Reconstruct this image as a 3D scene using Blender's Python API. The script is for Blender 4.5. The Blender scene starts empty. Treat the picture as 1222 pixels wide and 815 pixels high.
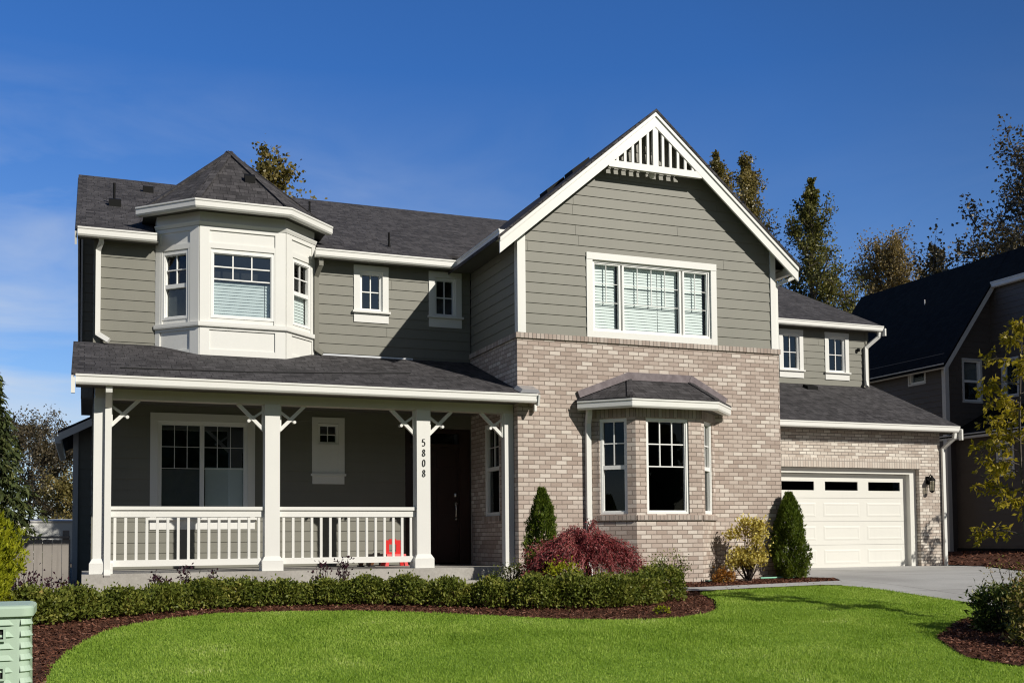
import bpy, bmesh, math, random
import numpy as np
from mathutils import Vector, Matrix
from mathutils.geometry import delaunay_2d_cdt

random.seed(7)
RNG = np.random.default_rng(11)
SC = bpy.context.scene
COL = SC.collection
R = math.radians

# ------------------------------------------------------------------ camera
cam_d = bpy.data.cameras.new('camera')
cam = bpy.data.objects.new('camera', cam_d)
COL.objects.link(cam)
SC.camera = cam
CAM_Z = 0.735
FPX, CX, CY, IW, IH = 1290.0, 611.0, 580.4, 1222.0, 815.0
yaw, pitch, roll = 0.3774, 0.0477, -0.0086
fw = Vector((math.sin(yaw) * math.cos(pitch), math.cos(yaw) * math.cos(pitch), math.sin(pitch)))
r0 = Vector((math.cos(yaw), -math.sin(yaw), 0.0))
u0 = r0.cross(fw)
rt = math.cos(roll) * r0 + math.sin(roll) * u0
up = -math.sin(roll) * r0 + math.cos(roll) * u0
cam.matrix_world = Matrix(((rt.x, up.x, -fw.x, 0), (rt.y, up.y, -fw.y, 0), (rt.z, up.z, -fw.z, CAM_Z), (0, 0, 0, 1)))
cam_d.sensor_width = 36.0
cam_d.lens = FPX / IW * 36.0
cam_d.shift_x = 0.0
cam_d.shift_y = (CY - IH / 2) / IW
cam_d.clip_start = 0.05
cam_d.clip_end = 3000

# ------------------------------------------------------------------ world + sun
SUN_EL = 31.6
SUN_AZ = 151.5          # from +Y towards +X: behind the camera, to the right
W = bpy.data.worlds.new('World')
SC.world = W
W.use_nodes = True
wn, wl = W.node_tree.nodes, W.node_tree.links
bg = wn['Background']
sky = wn.new('ShaderNodeTexSky')
sky.sky_type = 'NISHITA'
sky.sun_disc = False
sky.sun_elevation = R(SUN_EL)
sky.sun_rotation = R(SUN_AZ)
sky.altitude = 300
sky.air_density = 1.0
sky.dust_density = 0.2
sky.ozone_density = 1.0
hs = wn.new('ShaderNodeMix'); hs.data_type = 'RGBA'; hs.blend_type = 'MULTIPLY'      # polarised, deeper blue; sun side dimmed to cut fill on the front
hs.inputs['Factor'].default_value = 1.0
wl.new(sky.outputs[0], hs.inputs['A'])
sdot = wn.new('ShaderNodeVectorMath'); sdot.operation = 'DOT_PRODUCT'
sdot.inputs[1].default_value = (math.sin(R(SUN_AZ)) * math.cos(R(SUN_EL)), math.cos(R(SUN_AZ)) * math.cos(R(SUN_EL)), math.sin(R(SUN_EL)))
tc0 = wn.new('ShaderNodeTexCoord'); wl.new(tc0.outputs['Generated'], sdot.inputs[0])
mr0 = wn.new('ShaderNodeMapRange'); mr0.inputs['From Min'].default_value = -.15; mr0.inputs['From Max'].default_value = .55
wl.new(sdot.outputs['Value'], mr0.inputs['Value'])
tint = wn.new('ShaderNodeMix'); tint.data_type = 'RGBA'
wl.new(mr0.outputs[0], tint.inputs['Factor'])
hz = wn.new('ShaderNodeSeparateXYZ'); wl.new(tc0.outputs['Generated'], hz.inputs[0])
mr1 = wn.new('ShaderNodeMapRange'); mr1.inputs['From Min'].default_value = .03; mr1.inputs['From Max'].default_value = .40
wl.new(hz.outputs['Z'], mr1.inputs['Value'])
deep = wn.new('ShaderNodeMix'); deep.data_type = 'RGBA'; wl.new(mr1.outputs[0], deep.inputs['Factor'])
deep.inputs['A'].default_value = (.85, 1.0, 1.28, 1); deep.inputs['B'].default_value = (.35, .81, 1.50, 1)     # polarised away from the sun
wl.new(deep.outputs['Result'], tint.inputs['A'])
tint.inputs['B'].default_value = (.32, .335, .355, 1)  # added dimming of the sun-side sky, darkens shade on front-facing walls
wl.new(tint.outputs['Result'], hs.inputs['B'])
# thin high cloud, denser towards the left horizon
tc = wn.new('ShaderNodeTexCoord')
mp = wn.new('ShaderNodeMapping')
mp.inputs['Rotation'].default_value = (0, R(24), R(20))
mp.inputs['Scale'].default_value = (2.2, 2.2, 7.5)
wl.new(tc.outputs['Generated'], mp.inputs['Vector'])
nz = wn.new('ShaderNodeTexNoise')
nz.inputs['Scale'].default_value = 1.7
nz.inputs['Detail'].default_value = 8
nz.inputs['Roughness'].default_value = 0.56
nz.inputs['Distortion'].default_value = 0.6
wl.new(mp.outputs[0], nz.inputs['Vector'])
cr = wn.new('ShaderNodeValToRGB')
cr.color_ramp.elements[0].position = 0.39
cr.color_ramp.elements[1].position = 0.74
wl.new(nz.outputs['Fac'], cr.inputs['Fac'])
sx = wn.new('ShaderNodeSeparateXYZ')
wl.new(tc.outputs['Generated'], sx.inputs[0])
def wmath(op, a, b):
    m = wn.new('ShaderNodeMath'); m.operation = op; m.use_clamp = False
    for i, v in enumerate((a, b)):
        if isinstance(v, (int, float)): m.inputs[i].default_value = v
        else: wl.new(v, m.inputs[i])
    return m.outputs[0]
side = wn.new('ShaderNodeMapRange')
side.inputs['From Min'].default_value = 0.55
side.inputs['From Max'].default_value = -0.08
side.inputs['To Min'].default_value = 0.10
side.inputs['To Max'].default_value = 1.0
wl.new(sx.outputs['X'], side.inputs['Value'])
low = wn.new('ShaderNodeMapRange')
low.inputs['From Min'].default_value = 0.40
low.inputs['From Max'].default_value = 0.10
low.inputs['To Min'].default_value = 0.0
low.inputs['To Max'].default_value = 1.0
wl.new(sx.outputs['Z'], low.inputs['Value'])
cf = wmath('MULTIPLY', wmath('MULTIPLY', cr.outputs['Color'], side.outputs[0]), low.outputs[0])
mx = wn.new('ShaderNodeMix'); mx.data_type = 'RGBA'
wl.new(cf, mx.inputs['Factor'])
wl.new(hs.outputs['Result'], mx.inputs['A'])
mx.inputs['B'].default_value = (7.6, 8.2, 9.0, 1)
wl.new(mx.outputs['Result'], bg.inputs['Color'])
bg.inputs['Strength'].default_value = 0.085

sd = bpy.data.lights.new('sun', 'SUN')
sd.energy = 4.7
sd.angle = R(0.53)
sd.color = (1.0, 0.95, 0.855)
so = bpy.data.objects.new('sun', sd)
COL.objects.link(so)
S_DIR = Vector((math.sin(R(SUN_AZ)) * math.cos(R(SUN_EL)), math.cos(R(SUN_AZ)) * math.cos(R(SUN_EL)), math.sin(R(SUN_EL))))
so.rotation_euler = (-S_DIR).to_track_quat('-Z', 'Y').to_euler()
so.location = (20, -20, 30)

SC.view_settings.view_transform = 'Standard'
SC.view_settings.look = 'None'
SC.view_settings.gamma = 1.0
SC.view_settings.exposure = 0.0
SC.view_settings.use_curve_mapping = False
SC.cycles.filter_width = 1.15

# ------------------------------------------------------------------ material helpers
def mat(name, base=(.5, .5, .5), rough=.6, metal=0.0, spec=.4):
    m = bpy.data.materials.new(name); m.use_nodes = True
    p = m.node_tree.nodes['Principled BSDF']
    p.inputs['Base Color'].default_value = (*base, 1)
    p.inputs['Roughness'].default_value = rough
    p.inputs['Metallic'].default_value = metal
    p.inputs['Specular IOR Level'].default_value = spec
    return m
class NT:
    def __init__(s, m):
        s.m = m; s.n = m.node_tree.nodes; s.l = m.node_tree.links; s.p = s.n['Principled BSDF']
    def new(s, t, **kw):
        x = s.n.new(t)
        for k, v in kw.items():
            if k in x.inputs: s.set(x.inputs[k], v)
            else: setattr(x, k, v)
        return x
    def set(s, inp, v):
        if isinstance(v, bpy.types.NodeSocket): s.l.new(v, inp)
        else: inp.default_value = v
    def noise(s, vec, scale, detail=4, rough=.55):
        x = s.new('ShaderNodeTexNoise'); x.inputs['Scale'].default_value = scale
        x.inputs['Detail'].default_value = detail; x.inputs['Roughness'].default_value = rough
        if vec is not None: s.l.new(vec, x.inputs['Vector'])
        return x.outputs['Fac']
    def ramp(s, fac, stops):
        x = s.new('ShaderNodeValToRGB'); e = x.color_ramp.elements
        while len(e) < len(stops): e.new(0.5)
        for el, (p, c) in zip(e, stops): el.position = p; el.color = (*c, 1)
        s.l.new(fac, x.inputs['Fac']); return x.outputs['Color']
    def mix(s, fac, a, b, mode='MIX'):
        x = s.new('ShaderNodeMix', data_type='RGBA'); x.blend_type = mode
        s.set(x.inputs['Factor'], fac)
        s.set(x.inputs['A'], (*a, 1) if isinstance(a, tuple) and len(a) == 3 else a)
        s.set(x.inputs['B'], (*b, 1) if isinstance(b, tuple) and len(b) == 3 else b)
        return x.outputs['Result']
    def math(s, op, a, b=0.0, clamp=False):
        x = s.new('ShaderNodeMath', operation=op); x.use_clamp = clamp
        s.set(x.inputs[0], a); s.set(x.inputs[1], b); return x.outputs[0]
    def bump(s, h, strength, dist):
        x = s.new('ShaderNodeBump'); x.inputs['Strength'].default_value = strength
        x.inputs['Distance'].default_value = dist; s.l.new(h, x.inputs['Height'])
        s.l.new(x.outputs[0], s.p.inputs['Normal']); return x
    def obj(s): return s.new('ShaderNodeTexCoord').outputs['Object']
    def uv(s): return s.new('ShaderNodeTexCoord').outputs['UV']
    def mapping(s, vec, scale=(1, 1, 1), loc=(0, 0, 0)):
        x = s.new('ShaderNodeMapping'); x.inputs['Scale'].default_value = scale; x.inputs['Location'].default_value = loc
        s.l.new(vec, x.inputs['Vector']); return x.outputs[0]

def painted(name, base, rough=.45, var=.08, grain=True, dirt=.10, seams=0.0):
    m = mat(name, base, rough); t = NT(m); o = t.obj()
    f = t.noise(o, 1.3, 5)
    lo = tuple(c * (1 - var) for c in base); hi = tuple(min(1, c * (1 + var * .6)) for c in base)
    c = t.ramp(f, [(.3, lo), (.7, hi)])
    st = t.noise(t.mapping(o, (14, 14, .9)), 1.0, 6)
    sm = t.ramp(st, [(.55, (0, 0, 0)), (.8, (1, 1, 1))])
    c = t.mix(t.math('MULTIPLY', sm, dirt), c, tuple(x * .55 for x in base))
    t.l.new(c, t.p.inputs['Base Color'])
    if grain:
        g = t.noise(t.mapping(t.uv(), (3, 70, 1)), 1.0, 5)
        t.bump(g, .25, .002)
    return m

def brick_mat(name, tones, mortar, rot=False):
    m = mat(name, rough=.85, spec=.25); t = NT(m); uv = t.uv()
    if rot:
        x = t.new('ShaderNodeMapping'); x.inputs['Rotation'].default_value = (0, 0, R(90)); t.l.new(uv, x.inputs['Vector']); uv = x.outputs[0]
    wob = t.noise(uv, 9.0, 3)
    vv = t.new('ShaderNodeVectorMath', operation='ADD'); t.l.new(uv, vv.inputs[0])
    ws = t.new('ShaderNodeVectorMath', operation='SCALE'); ws.inputs['Scale'].default_value = .006
    nc = t.new('ShaderNodeTexNoise'); nc.inputs['Scale'].default_value = 12; t.l.new(uv, nc.inputs['Vector'])
    t.l.new(nc.outputs['Color'], ws.inputs[0]); t.l.new(ws.outputs[0], vv.inputs[1])
    b = t.new('ShaderNodeTexBrick'); b.offset = 0.0 if rot else .5
    b.inputs['Color1'].default_value = (0, 0, 0, 1); b.inputs['Color2'].default_value = (1, 1, 1, 1)
    b.inputs['Mortar'].default_value = (.5, .5, .5, 1)
    b.inputs['Scale'].default_value = 1.0
    b.inputs['Brick Width'].default_value = .2 if rot else .190
    b.inputs['Row Height'].default_value = .0705
    b.inputs['Mortar Size'].default_value = .0062
    b.inputs['Mortar Smooth'].default_value = .1
    t.l.new(vv.outputs[0], b.inputs['Vector'])
    c = t.ramp(b.outputs['Color'], tones)
    fn = t.noise(uv, 60, 4)
    c = t.mix(.22, c, t.ramp(fn, [(.3, (.35, .33, .31)), (.75, (.8, .77, .72))]), 'OVERLAY')
    big = t.noise(uv, .9, 3)
    c = t.mix(t.math('MULTIPLY', big, .35), c, (.55, .51, .47), 'MULTIPLY')
    c = t.mix(b.outputs['Fac'], c, mortar)
    t.l.new(c, t.p.inputs['Base Color'])
    h = t.math('ADD', t.math('MULTIPLY', b.outputs['Fac'], -1.0), t.math('MULTIPLY', fn, .25))
    t.bump(h, .8, .006)
    return m

def shingle_mat(name, lo, hi, w=.21, h=.14):
    m = mat(name, rough=.92, spec=.2); t = NT(m); uv = t.uv()
    nc = t.new('ShaderNodeTexNoise'); nc.inputs['Scale'].default_value = 6; t.l.new(uv, nc.inputs['Vector'])
    ws = t.new('ShaderNodeVectorMath', operation='SCALE'); ws.inputs['Scale'].default_value = .03; t.l.new(nc.outputs['Color'], ws.inputs[0])
    vv = t.new('ShaderNodeVectorMath', operation='ADD'); t.l.new(uv, vv.inputs[0]); t.l.new(ws.outputs[0], vv.inputs[1])
    def br(wd, off, ms):
        b = t.new('ShaderNodeTexBrick'); b.offset = off; b.offset_frequency = 2; b.squash = .7; b.squash_frequency = 3
        b.inputs['Color1'].default_value = (0, 0, 0, 1); b.inputs['Color2'].default_value = (1, 1, 1, 1); b.inputs['Mortar'].default_value = (0, 0, 0, 1)
        b.inputs['Scale'].default_value = 1; b.inputs['Brick Width'].default_value = wd; b.inputs['Row Height'].default_value = h
        b.inputs['Mortar Size'].default_value = ms; b.inputs['Mortar Smooth'].default_value = .3
        t.l.new(vv.outputs[0], b.inputs['Vector']); return b
    b1 = br(w, .37, .006); b2 = br(w * .47, .63, .003)
    f = t.math('ADD', t.math('MULTIPLY', b1.outputs['Color'], .55), t.math('MULTIPLY', b2.outputs['Color'], .45))
    gr = t.noise(uv, 140, 3)
    bn = t.noise(uv, 1.2, 4)
    f2 = t.math('ADD', t.math('MULTIPLY', f, .6), t.math('ADD', t.math('MULTIPLY', gr, .35), t.math('MULTIPLY', bn, .25)))
    c = t.ramp(f2, [(.25, lo), (.85, hi)])
    c = t.mix(t.math('MULTIPLY', b1.outputs['Fac'], .4), c, tuple(x * .3 for x in lo))
    t.l.new(c, t.p.inputs['Base Color'])
    hgt = t.math('ADD', t.math('MULTIPLY', f, .8), t.math('ADD', t.math('MULTIPLY', gr, .4), t.math('MULTIPLY', b1.outputs['Fac'], -1.0)))
    t.bump(hgt, .7, .010)
    return m

def leaf_mat(name, stops, trans=.35, rough=.5, tcol=None, clump=.45, cscale=3.0, spec=.2):
    m = mat(name, rough=rough, spec=spec); t = NT(m)
    g = t.new('ShaderNodeNewGeometry')
    nf = t.new('ShaderNodeMapRange'); nf.inputs['From Min'].default_value = .3; nf.inputs['From Max'].default_value = .7
    t.l.new(t.noise(t.obj(), cscale, 3), nf.inputs['Value'])
    fac = t.math('ADD', t.math('MULTIPLY', g.outputs['Random Per Island'], 1 - clump), t.math('MULTIPLY', nf.outputs[0], clump))
    c = t.ramp(fac, stops)
    t.l.new(c, t.p.inputs['Base Color'])
    tr = t.new('ShaderNodeBsdfTranslucent')
    c2 = t.mix(1.0, c, tcol or (1.0, 1.0, .55), 'MULTIPLY')
    t.l.new(c2, tr.inputs['Color'])
    ms = t.new('ShaderNodeMixShader'); ms.inputs['Fac'].default_value = trans
    t.l.new(t.p.outputs[0], ms.inputs[1]); t.l.new(tr.outputs[0], ms.inputs[2])
    t.l.new(ms.outputs[0], t.n['Material Output'].inputs['Surface'])
    return m

def glass_mat(name, tint=(.55, .6, .6), ior=1.75, gcol=(1, 1, 1)):
    m = bpy.data.materials.new(name); m.use_nodes = True; t = m.node_tree; n = t.nodes
    n.remove(n['Principled BSDF'])
    tr = n.new('ShaderNodeBsdfTransparent'); tr.inputs['Color'].default_value = (*tint, 1)
    gl = n.new('ShaderNodeBsdfGlossy'); gl.inputs['Roughness'].default_value = .012; gl.inputs['Color'].default_value = (*gcol, 1)
    f0 = ((ior - 1) / (ior + 1)) ** 2
    ge = n.new('ShaderNodeNewGeometry'); dt = n.new('ShaderNodeVectorMath'); dt.operation = 'DOT_PRODUCT'
    t.links.new(ge.outputs['Normal'], dt.inputs[0]); t.links.new(ge.outputs['Incoming'], dt.inputs[1])
    def mm(op, a, b):
        x = n.new('ShaderNodeMath'); x.operation = op
        for i, v in enumerate((a, b)):
            if isinstance(v, (int, float)): x.inputs[i].default_value = v
            else: t.links.new(v, x.inputs[i])
        return x.outputs[0]
    fac = mm('ADD', mm('MULTIPLY', mm('POWER', mm('SUBTRACT', 1.0, mm('ABSOLUTE', dt.outputs['Value'], 0)), 5.0), 1 - f0), f0)
    tcn = n.new('ShaderNodeTexCoord'); nn = n.new('ShaderNodeTexNoise'); nn.inputs['Scale'].default_value = 1.1; nn.inputs['Detail'].default_value = 1
    t.links.new(tcn.outputs['Object'], nn.inputs['Vector'])
    bp = n.new('ShaderNodeBump'); bp.inputs['Strength'].default_value = .05; bp.inputs['Distance'].default_value = .04
    t.links.new(nn.outputs['Fac'], bp.inputs['Height']); t.links.new(bp.outputs[0], gl.inputs['Normal'])
    mxs = n.new('ShaderNodeMixShader')
    t.links.new(fac, mxs.inputs[0]); t.links.new(tr.outputs[0], mxs.inputs[1]); t.links.new(gl.outputs[0], mxs.inputs[2])
    t.links.new(mxs.outputs[0], n['Material Output'].inputs['Surface'])
    return m

def speckle(name, stops, scale=40, rough=.9, bump=.3, dist=.01, big=.0, bigscale=1.0, joints=0):
    m = mat(name, rough=rough, spec=.2); t = NT(m); o = t.obj()
    f = t.noise(o, scale, 6, .65)
    if joints: f0 = f
    if big:
        f = t.math('ADD', t.math('MULTIPLY', f, 1 - big), t.math('MULTIPLY', t.noise(o, bigscale, 4), big))
    c = t.ramp(f, stops)
    if joints:
        sp = t.new('ShaderNodeSeparateXYZ'); t.l.new(o, sp.inputs[0]); ln = None
        for ax, off in (('X', 1.15), ('Y', .2)):
            d = t.math('ABSOLUTE', t.math('SUBTRACT', t.math('MODULO', t.math('ADD', sp.outputs[ax], off + 20 * joints), joints), joints / 2))
            e = t.math('LESS_THAN', d, .011); ln = e if ln is None else t.math('MAXIMUM', ln, e)
        c = t.mix(t.math('MULTIPLY', ln, .75), c, (.10, .095, .09))
        st = t.ramp(t.noise(o, .45, 6, .6), [(.45, (1, 1, 1)), (.75, (.72, .71, .70))]); c = t.mix(1.0, c, st, 'MULTIPLY')
    t.l.new(c, t.p.inputs['Base Color'])
    t.bump(t.noise(o, scale * 1.3, 5), bump, dist)
    return m

M = {}
M['siding'] = painted('olive_grey_siding_paint', (.190, .185, .153), .55, .06, dirt=.10)
M['trim'] = painted('cream_white_trim_paint', (.735, .73, .695), .4, .03, grain=False, dirt=.06)
M['vinyl'] = painted('white_vinyl', (.82, .82, .80), .35, .02, grain=False, dirt=.03)
M['garage'] = painted('cream_door_enamel', (.705, .695, .645), .4, .02, grain=False, dirt=.05)
TONES = [(.0, (.39, .315, .275)), (.25, (.445, .368, .325)), (.5, (.485, .408, .362)), (.68, (.53, .455, .408)), (.82, (.57, .50, .45)), (.96, (.65, .585, .53))]
M['brick'] = brick_mat('blended_taupe_brick', TONES, (.215, .175, .148))
M['soldier'] = brick_mat('soldier_course_brick', [(a, tuple(x * .86 for x in c)) for a, c in TONES[:5]], (.20, .175, .155), rot=True)
TONG = [(.0, (.44, .375, .325)), (.3, (.53, .465, .41)), (.6, (.61, .55, .49)), (.95, (.74, .69, .62))]
M['palebrick'] = brick_mat('pale_blended_brick', TONG, (.20, .175, .155))
M['palesoldier'] = brick_mat('pale_soldier_brick', TONG[1:3], (.30, .27, .24), rot=True)
M['shingle'] = shingle_mat('charcoal_shingles', (.026, .0245, .026), (.086, .081, .085))
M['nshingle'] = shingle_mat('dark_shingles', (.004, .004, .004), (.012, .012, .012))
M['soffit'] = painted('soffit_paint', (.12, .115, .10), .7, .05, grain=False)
M['beam'] = painted('beam_paint', (.66, .63, .55), .5, .04, grain=False)
M['concrete'] = speckle('porch_concrete', [(.3, (.30, .285, .26)), (.7, (.46, .44, .405))], 25, .9, .25, .006, .45, 1.2)
M['drive'] = speckle('driveway_concrete', [(.3, (.34, .335, .33)), (.7, (.52, .515, .50))], 45, .9, .3, .004, .35, .6, joints=2.9)
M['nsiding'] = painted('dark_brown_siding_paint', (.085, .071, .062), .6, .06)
M['ntrim'] = painted('grey_white_trim_paint', (.55, .54, .52), .5, .03, grain=False)
M['glass'] = glass_mat('window_glass', (.90, .93, .92), 1.55)
M['glass_dark'] = glass_mat('dark_window_glass', (.55, .58, .56), 1.40)
M['glass_blue'] = glass_mat('coated_window_glass', (.86, .90, .90), 2.3, (.72, .86, 1.0))
M['room'] = mat('unlit_room_black', (.016, .016, .016), .9)  # darkness of the unlit interior is put into this near-black colour
M['blind'] = mat('white_blind_slats', (.66, .72, .72), .5)
M['dim_blind'] = mat('grey_insect_screen', (.10, .11, .11), .8)
M['door'] = mat('dark_brown_door_paint', (.034, .017, .013), .35)
M['chrome'] = mat('brushed_nickel', (.55, .53, .5), .25, 1.0)
M['black'] = mat('black_metal', (.006, .006, .006), .7, spec=.15)
M['rubber'] = mat('dark_rubber', (.018, .018, .018), .8)
M['lead'] = speckle('weathered_lead_flashing', [(.3, (.13, .105, .112)), (.7, (.235, .20, .21))], 9, .45, .1, .004)
M['galv'] = mat('galvanised_flashing', (.55, .56, .58), .35, .7)
M['lampglass'] = glass_mat('lantern_glass', (.6, .6, .55), 1.5)
M['digit'] = mat('black_digit_paint', (.01, .01, .01), .4)

# ------------------------------------------------------------------ mesh builder
ORG = {}
def link(o, parent=None, origin=(0, 0, 0)):
    COL.objects.link(o)
    if parent is not None:
        o.parent = parent
        po = ORG[parent.name]
        o.location = tuple(a - b for a, b in zip(origin, po))
    else:
        o.location = origin
    ORG[o.name] = tuple(origin)
    return o
def tag(o, label=None, cat=None, group=None, kind=None):
    if label: o['label'] = label
    if cat: o['category'] = cat
    if group: o['group'] = group
    if kind: o['kind'] = kind
    return o
def thing(name, loc, label, cat, group=None):
    o = bpy.data.objects.new(name, None); o.empty_display_size = .3
    link(o, None, loc)
    return tag(o, label, cat, group)

def V3(p): return Vector(p)
SPLIT = {'house_number', 'corner_board', 'soffit', 'barge_board', 'handle', 'ledger_course', 'flashing', 'latch_strap', 'latch_recess', 'siding_wall', 'brick_wall', 'rear_wall', 'top_rail', 'hip_cap', 'roof'}
class MB:
    def __init__(s): s.v = []; s.f = []; s.uv = []; s.pid = []; s.cur = 0
    def mark(s): s.cur += 1
    def face(s, pts, uvs=None):
        pts = [Vector(p) for p in pts]
        i = len(s.v); s.v += [tuple(p) for p in pts]; s.f.append(tuple(range(i, i + len(pts)))); s.pid.append(s.cur)
        if uvs is None:
            n = Vector((0, 0, 0))
            for k in range(len(pts)):
                a, b = pts[k], pts[(k + 1) % len(pts)]
                n += Vector(((a.y - b.y) * (a.z + b.z), (a.z - b.z) * (a.x + b.x), (a.x - b.x) * (a.y + b.y)))
            if n.length < 1e-12: n = Vector((0, 0, 1))
            n.normalize()
            t = Vector((0, 0, 1)).cross(n)
            t = Vector((1, 0, 0)) if t.length < 1e-3 else t.normalized()
            b = n.cross(t)
            uvs = [(p.dot(t), p.dot(b)) for p in pts]
        s.uv.append(uvs)
    def box(s, x0, x1, y0, y1, z0, z1):
        s.obox((0, 0, 0), (1, 0, 0), (0, 1, 0), x0, x1, y0, y1, z0, z1)
    def obox(s, O, U, N, u0, u1, d0, d1, z0, z1):
        s.mark()
        O, U, N = Vector(O), Vector(U), Vector(N)
        def P(u, d, z): return O + U * u + N * d + Vector((0, 0, z))
        c = [P(u, d, z) for z in (z0, z1) for d in (d0, d1) for u in (u0, u1)]
        fl = [(0, 1, 5, 4), (2, 6, 7, 3), (0, 4, 6, 2), (1, 3, 7, 5), (0, 2, 3, 1), (4, 5, 7, 6)]
        if U.cross(N).z < 0: fl = [tuple(reversed(f)) for f in fl]
        for f in fl: s.face([c[k] for k in f])
    def hexa(s, b, t):
        s.mark()
        n = len(b)
        s.face(list(reversed(b))); s.face(t)
        for k in range(n):
            j = (k + 1) % n
            s.face([b[k], b[j], t[j], t[k]])
    def slab(s, poly, th, under=True):   # poly: upper face ccw from above
        lo = [Vector(p) - Vector((0, 0, th)) for p in poly]
        s.hexa(lo, [Vector(p) for p in poly])
    def bar(s, a, b, w, h, upv=(0, 0, 1)):
        s.mark()
        a, b = Vector(a), Vector(b); d = (b - a).normalized(); upv = Vector(upv)
        x = d.cross(upv)
        if x.length < 1e-4: x = d.cross(Vector((0, 1, 0)))
        x.normalize(); y = x.cross(d)
        q = [(-w / 2, -h / 2), (w / 2, -h / 2), (w / 2, h / 2), (-w / 2, h / 2)]
        A = [a + x * i + y * j for i, j in q]; B = [b + x * i + y * j for i, j in q]
        s.face(A); s.face(list(reversed(B)))
        for k in range(4):
            j = (k + 1) % 4; s.face([A[j], A[k], B[k], B[j]])
    def tube(s, pts, rad, sides=8, cap=True):
        s.mark()
        pts = [Vector(p) for p in pts]
        if not isinstance(rad, (list, tuple)): rad = [rad] * len(pts)
        rings = []; ref = None
        for i, p in enumerate(pts):
            d = (pts[min(i + 1, len(pts) - 1)] - pts[max(i - 1, 0)]).normalized()
            x = d.cross(Vector((0, 0, 1)) if abs(d.z) < .95 else Vector((0, 1, 0)))
            if ref is not None:
                x = ref - d * ref.dot(d)
            x.normalize(); ref = x; y = d.cross(x)
            rings.append([p + (x * math.cos(a) + y * math.sin(a)) * rad[i] for a in [2 * math.pi * k / sides for k in range(sides)]])
        for A, B in zip(rings, rings[1:]):
            for k in range(sides):
                j = (k + 1) % sides; s.face([A[k], A[j], B[j], B[k]])
        if cap:
            s.face(list(reversed(rings[0]))); s.face(rings[-1])
    def lathe(s, c, prof, sides=12):
        s.mark()
        c = Vector(c)
        rings = [[c + Vector((r * math.cos(a), r * math.sin(a), z)) for a in [2 * math.pi * k / sides for k in range(sides)]] for r, z in prof]
        for A, B in zip(rings, rings[1:]):
            for k in range(sides):
                j = (k + 1) % sides; s.face([A[k], A[j], B[j], B[k]])
        s.face(list(reversed(rings[0]))); s.face(rings[-1])
    def sweep(s, prof, path, left=True, caps=True):
        # prof: (out, z) closed loop; path: 3D points, horizontal run; "out" to the right of travel
        path = [Vector(p) for p in path]; n = len(path); secs = []
        for i in range(n):
            ds = []
            if i > 0: ds.append((path[i] - path[i - 1]).normalized())
            if i < n - 1: ds.append((path[i + 1] - path[i]).normalized())
            ns = [Vector((d.y, -d.x, 0)).normalized() for d in ds]
            m = ns[0] if len(ns) == 1 else (ns[0] + ns[1]).normalized()
            k = 1.0 / max(.3, m.dot(ns[0]))
            secs.append([path[i] + m * (o * k) + Vector((0, 0, z)) for o, z in prof])
        q = len(prof)
        for A, B in zip(secs, secs[1:]):
            for k in range(q):
                j = (k + 1) % q; s.face([A[k], B[k], B[j], A[j]])
        if caps: s.face(secs[0]); s.face(list(reversed(secs[-1])))
    def groups(s):       # separate pieces (bounding boxes that do not touch) as builders of their own
        bb = {}
        for f, p in zip(s.f, s.pid):
            for i in f:
                v = s.v[i]; b = bb.setdefault(p, [list(v), list(v)])
                for k in range(3): b[0][k] = min(b[0][k], v[k]); b[1][k] = max(b[1][k], v[k])
        ks = list(bb); root = {k: k for k in ks}
        def find(k):
            while root[k] != k: k = root[k]
            return k
        for i, a in enumerate(ks):
            for b in ks[i + 1:]:
                if all(bb[a][0][k] <= bb[b][1][k] + .004 and bb[b][0][k] <= bb[a][1][k] + .004 for k in range(3)): root[find(a)] = find(b)
        out = {}
        for f, p, u in zip(s.f, s.pid, s.uv):
            g = out.setdefault(find(p), MB()); i = len(g.v)
            g.v += [s.v[k] for k in f]; g.f.append(tuple(range(i, i + len(f)))); g.uv.append(u); g.pid.append(0)
        return list(out.values())
    def build(s, name, m, parent=None, origin=None, smooth=False, merge=False):
        if origin is None: origin = ORG[parent.name] if parent is not None else (0, 0, 0)
        if name in SPLIT:
            gs = s.groups()
            if len(gs) > 1:
                return [g.build(name, m, parent, origin, smooth, merge) for g in gs][0]
        me = bpy.data.meshes.new(name)
        me.from_pydata([tuple(a - b for a, b in zip(p, origin)) for p in s.v], [], s.f)
        ul = me.uv_layers.new(name='UVMap')
        flat = [c for u in s.uv for pt in u for c in pt]
        ul.data.foreach_set('uv', flat)
        me.materials.append(m)
        if merge:
            b = bmesh.new(); b.from_mesh(me); bmesh.ops.remove_doubles(b, verts=b.verts, dist=1e-4)
            bmesh.ops.recalc_face_normals(b, faces=b.faces); b.to_mesh(me); b.free()
        if smooth:
            me.polygons.foreach_set('use_smooth', [True] * len(me.polygons))
        me.update()
        o = bpy.data.objects.new(name, me)
        return link(o, parent, origin)

def quads(name, Q, m, parent=None, origin=None, smooth=False):
    # Q: (N,k,3) array of independent k-gons
    Q = np.asarray(Q, dtype=np.float32); n, k, _ = Q.shape
    if origin is None: origin = ORG[parent.name] if parent is not None else (0, 0, 0)
    me = bpy.data.meshes.new(name)
    me.vertices.add(n * k); me.vertices.foreach_set('co', (Q - np.array(origin, dtype=np.float32)).reshape(-1))
    me.loops.add(n * k); me.loops.foreach_set('vertex_index', np.arange(n * k, dtype=np.int32))
    me.polygons.add(n); me.polygons.foreach_set('loop_start', np.arange(0, n * k, k, dtype=np.int32))
    try: me.polygons.foreach_set('loop_total', np.full(n, k, dtype=np.int32))
    except Exception: pass
    me.materials.append(m); me.update(calc_edges=True); me.validate()
    return link(bpy.data.objects.new(name, me), parent, origin)

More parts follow.
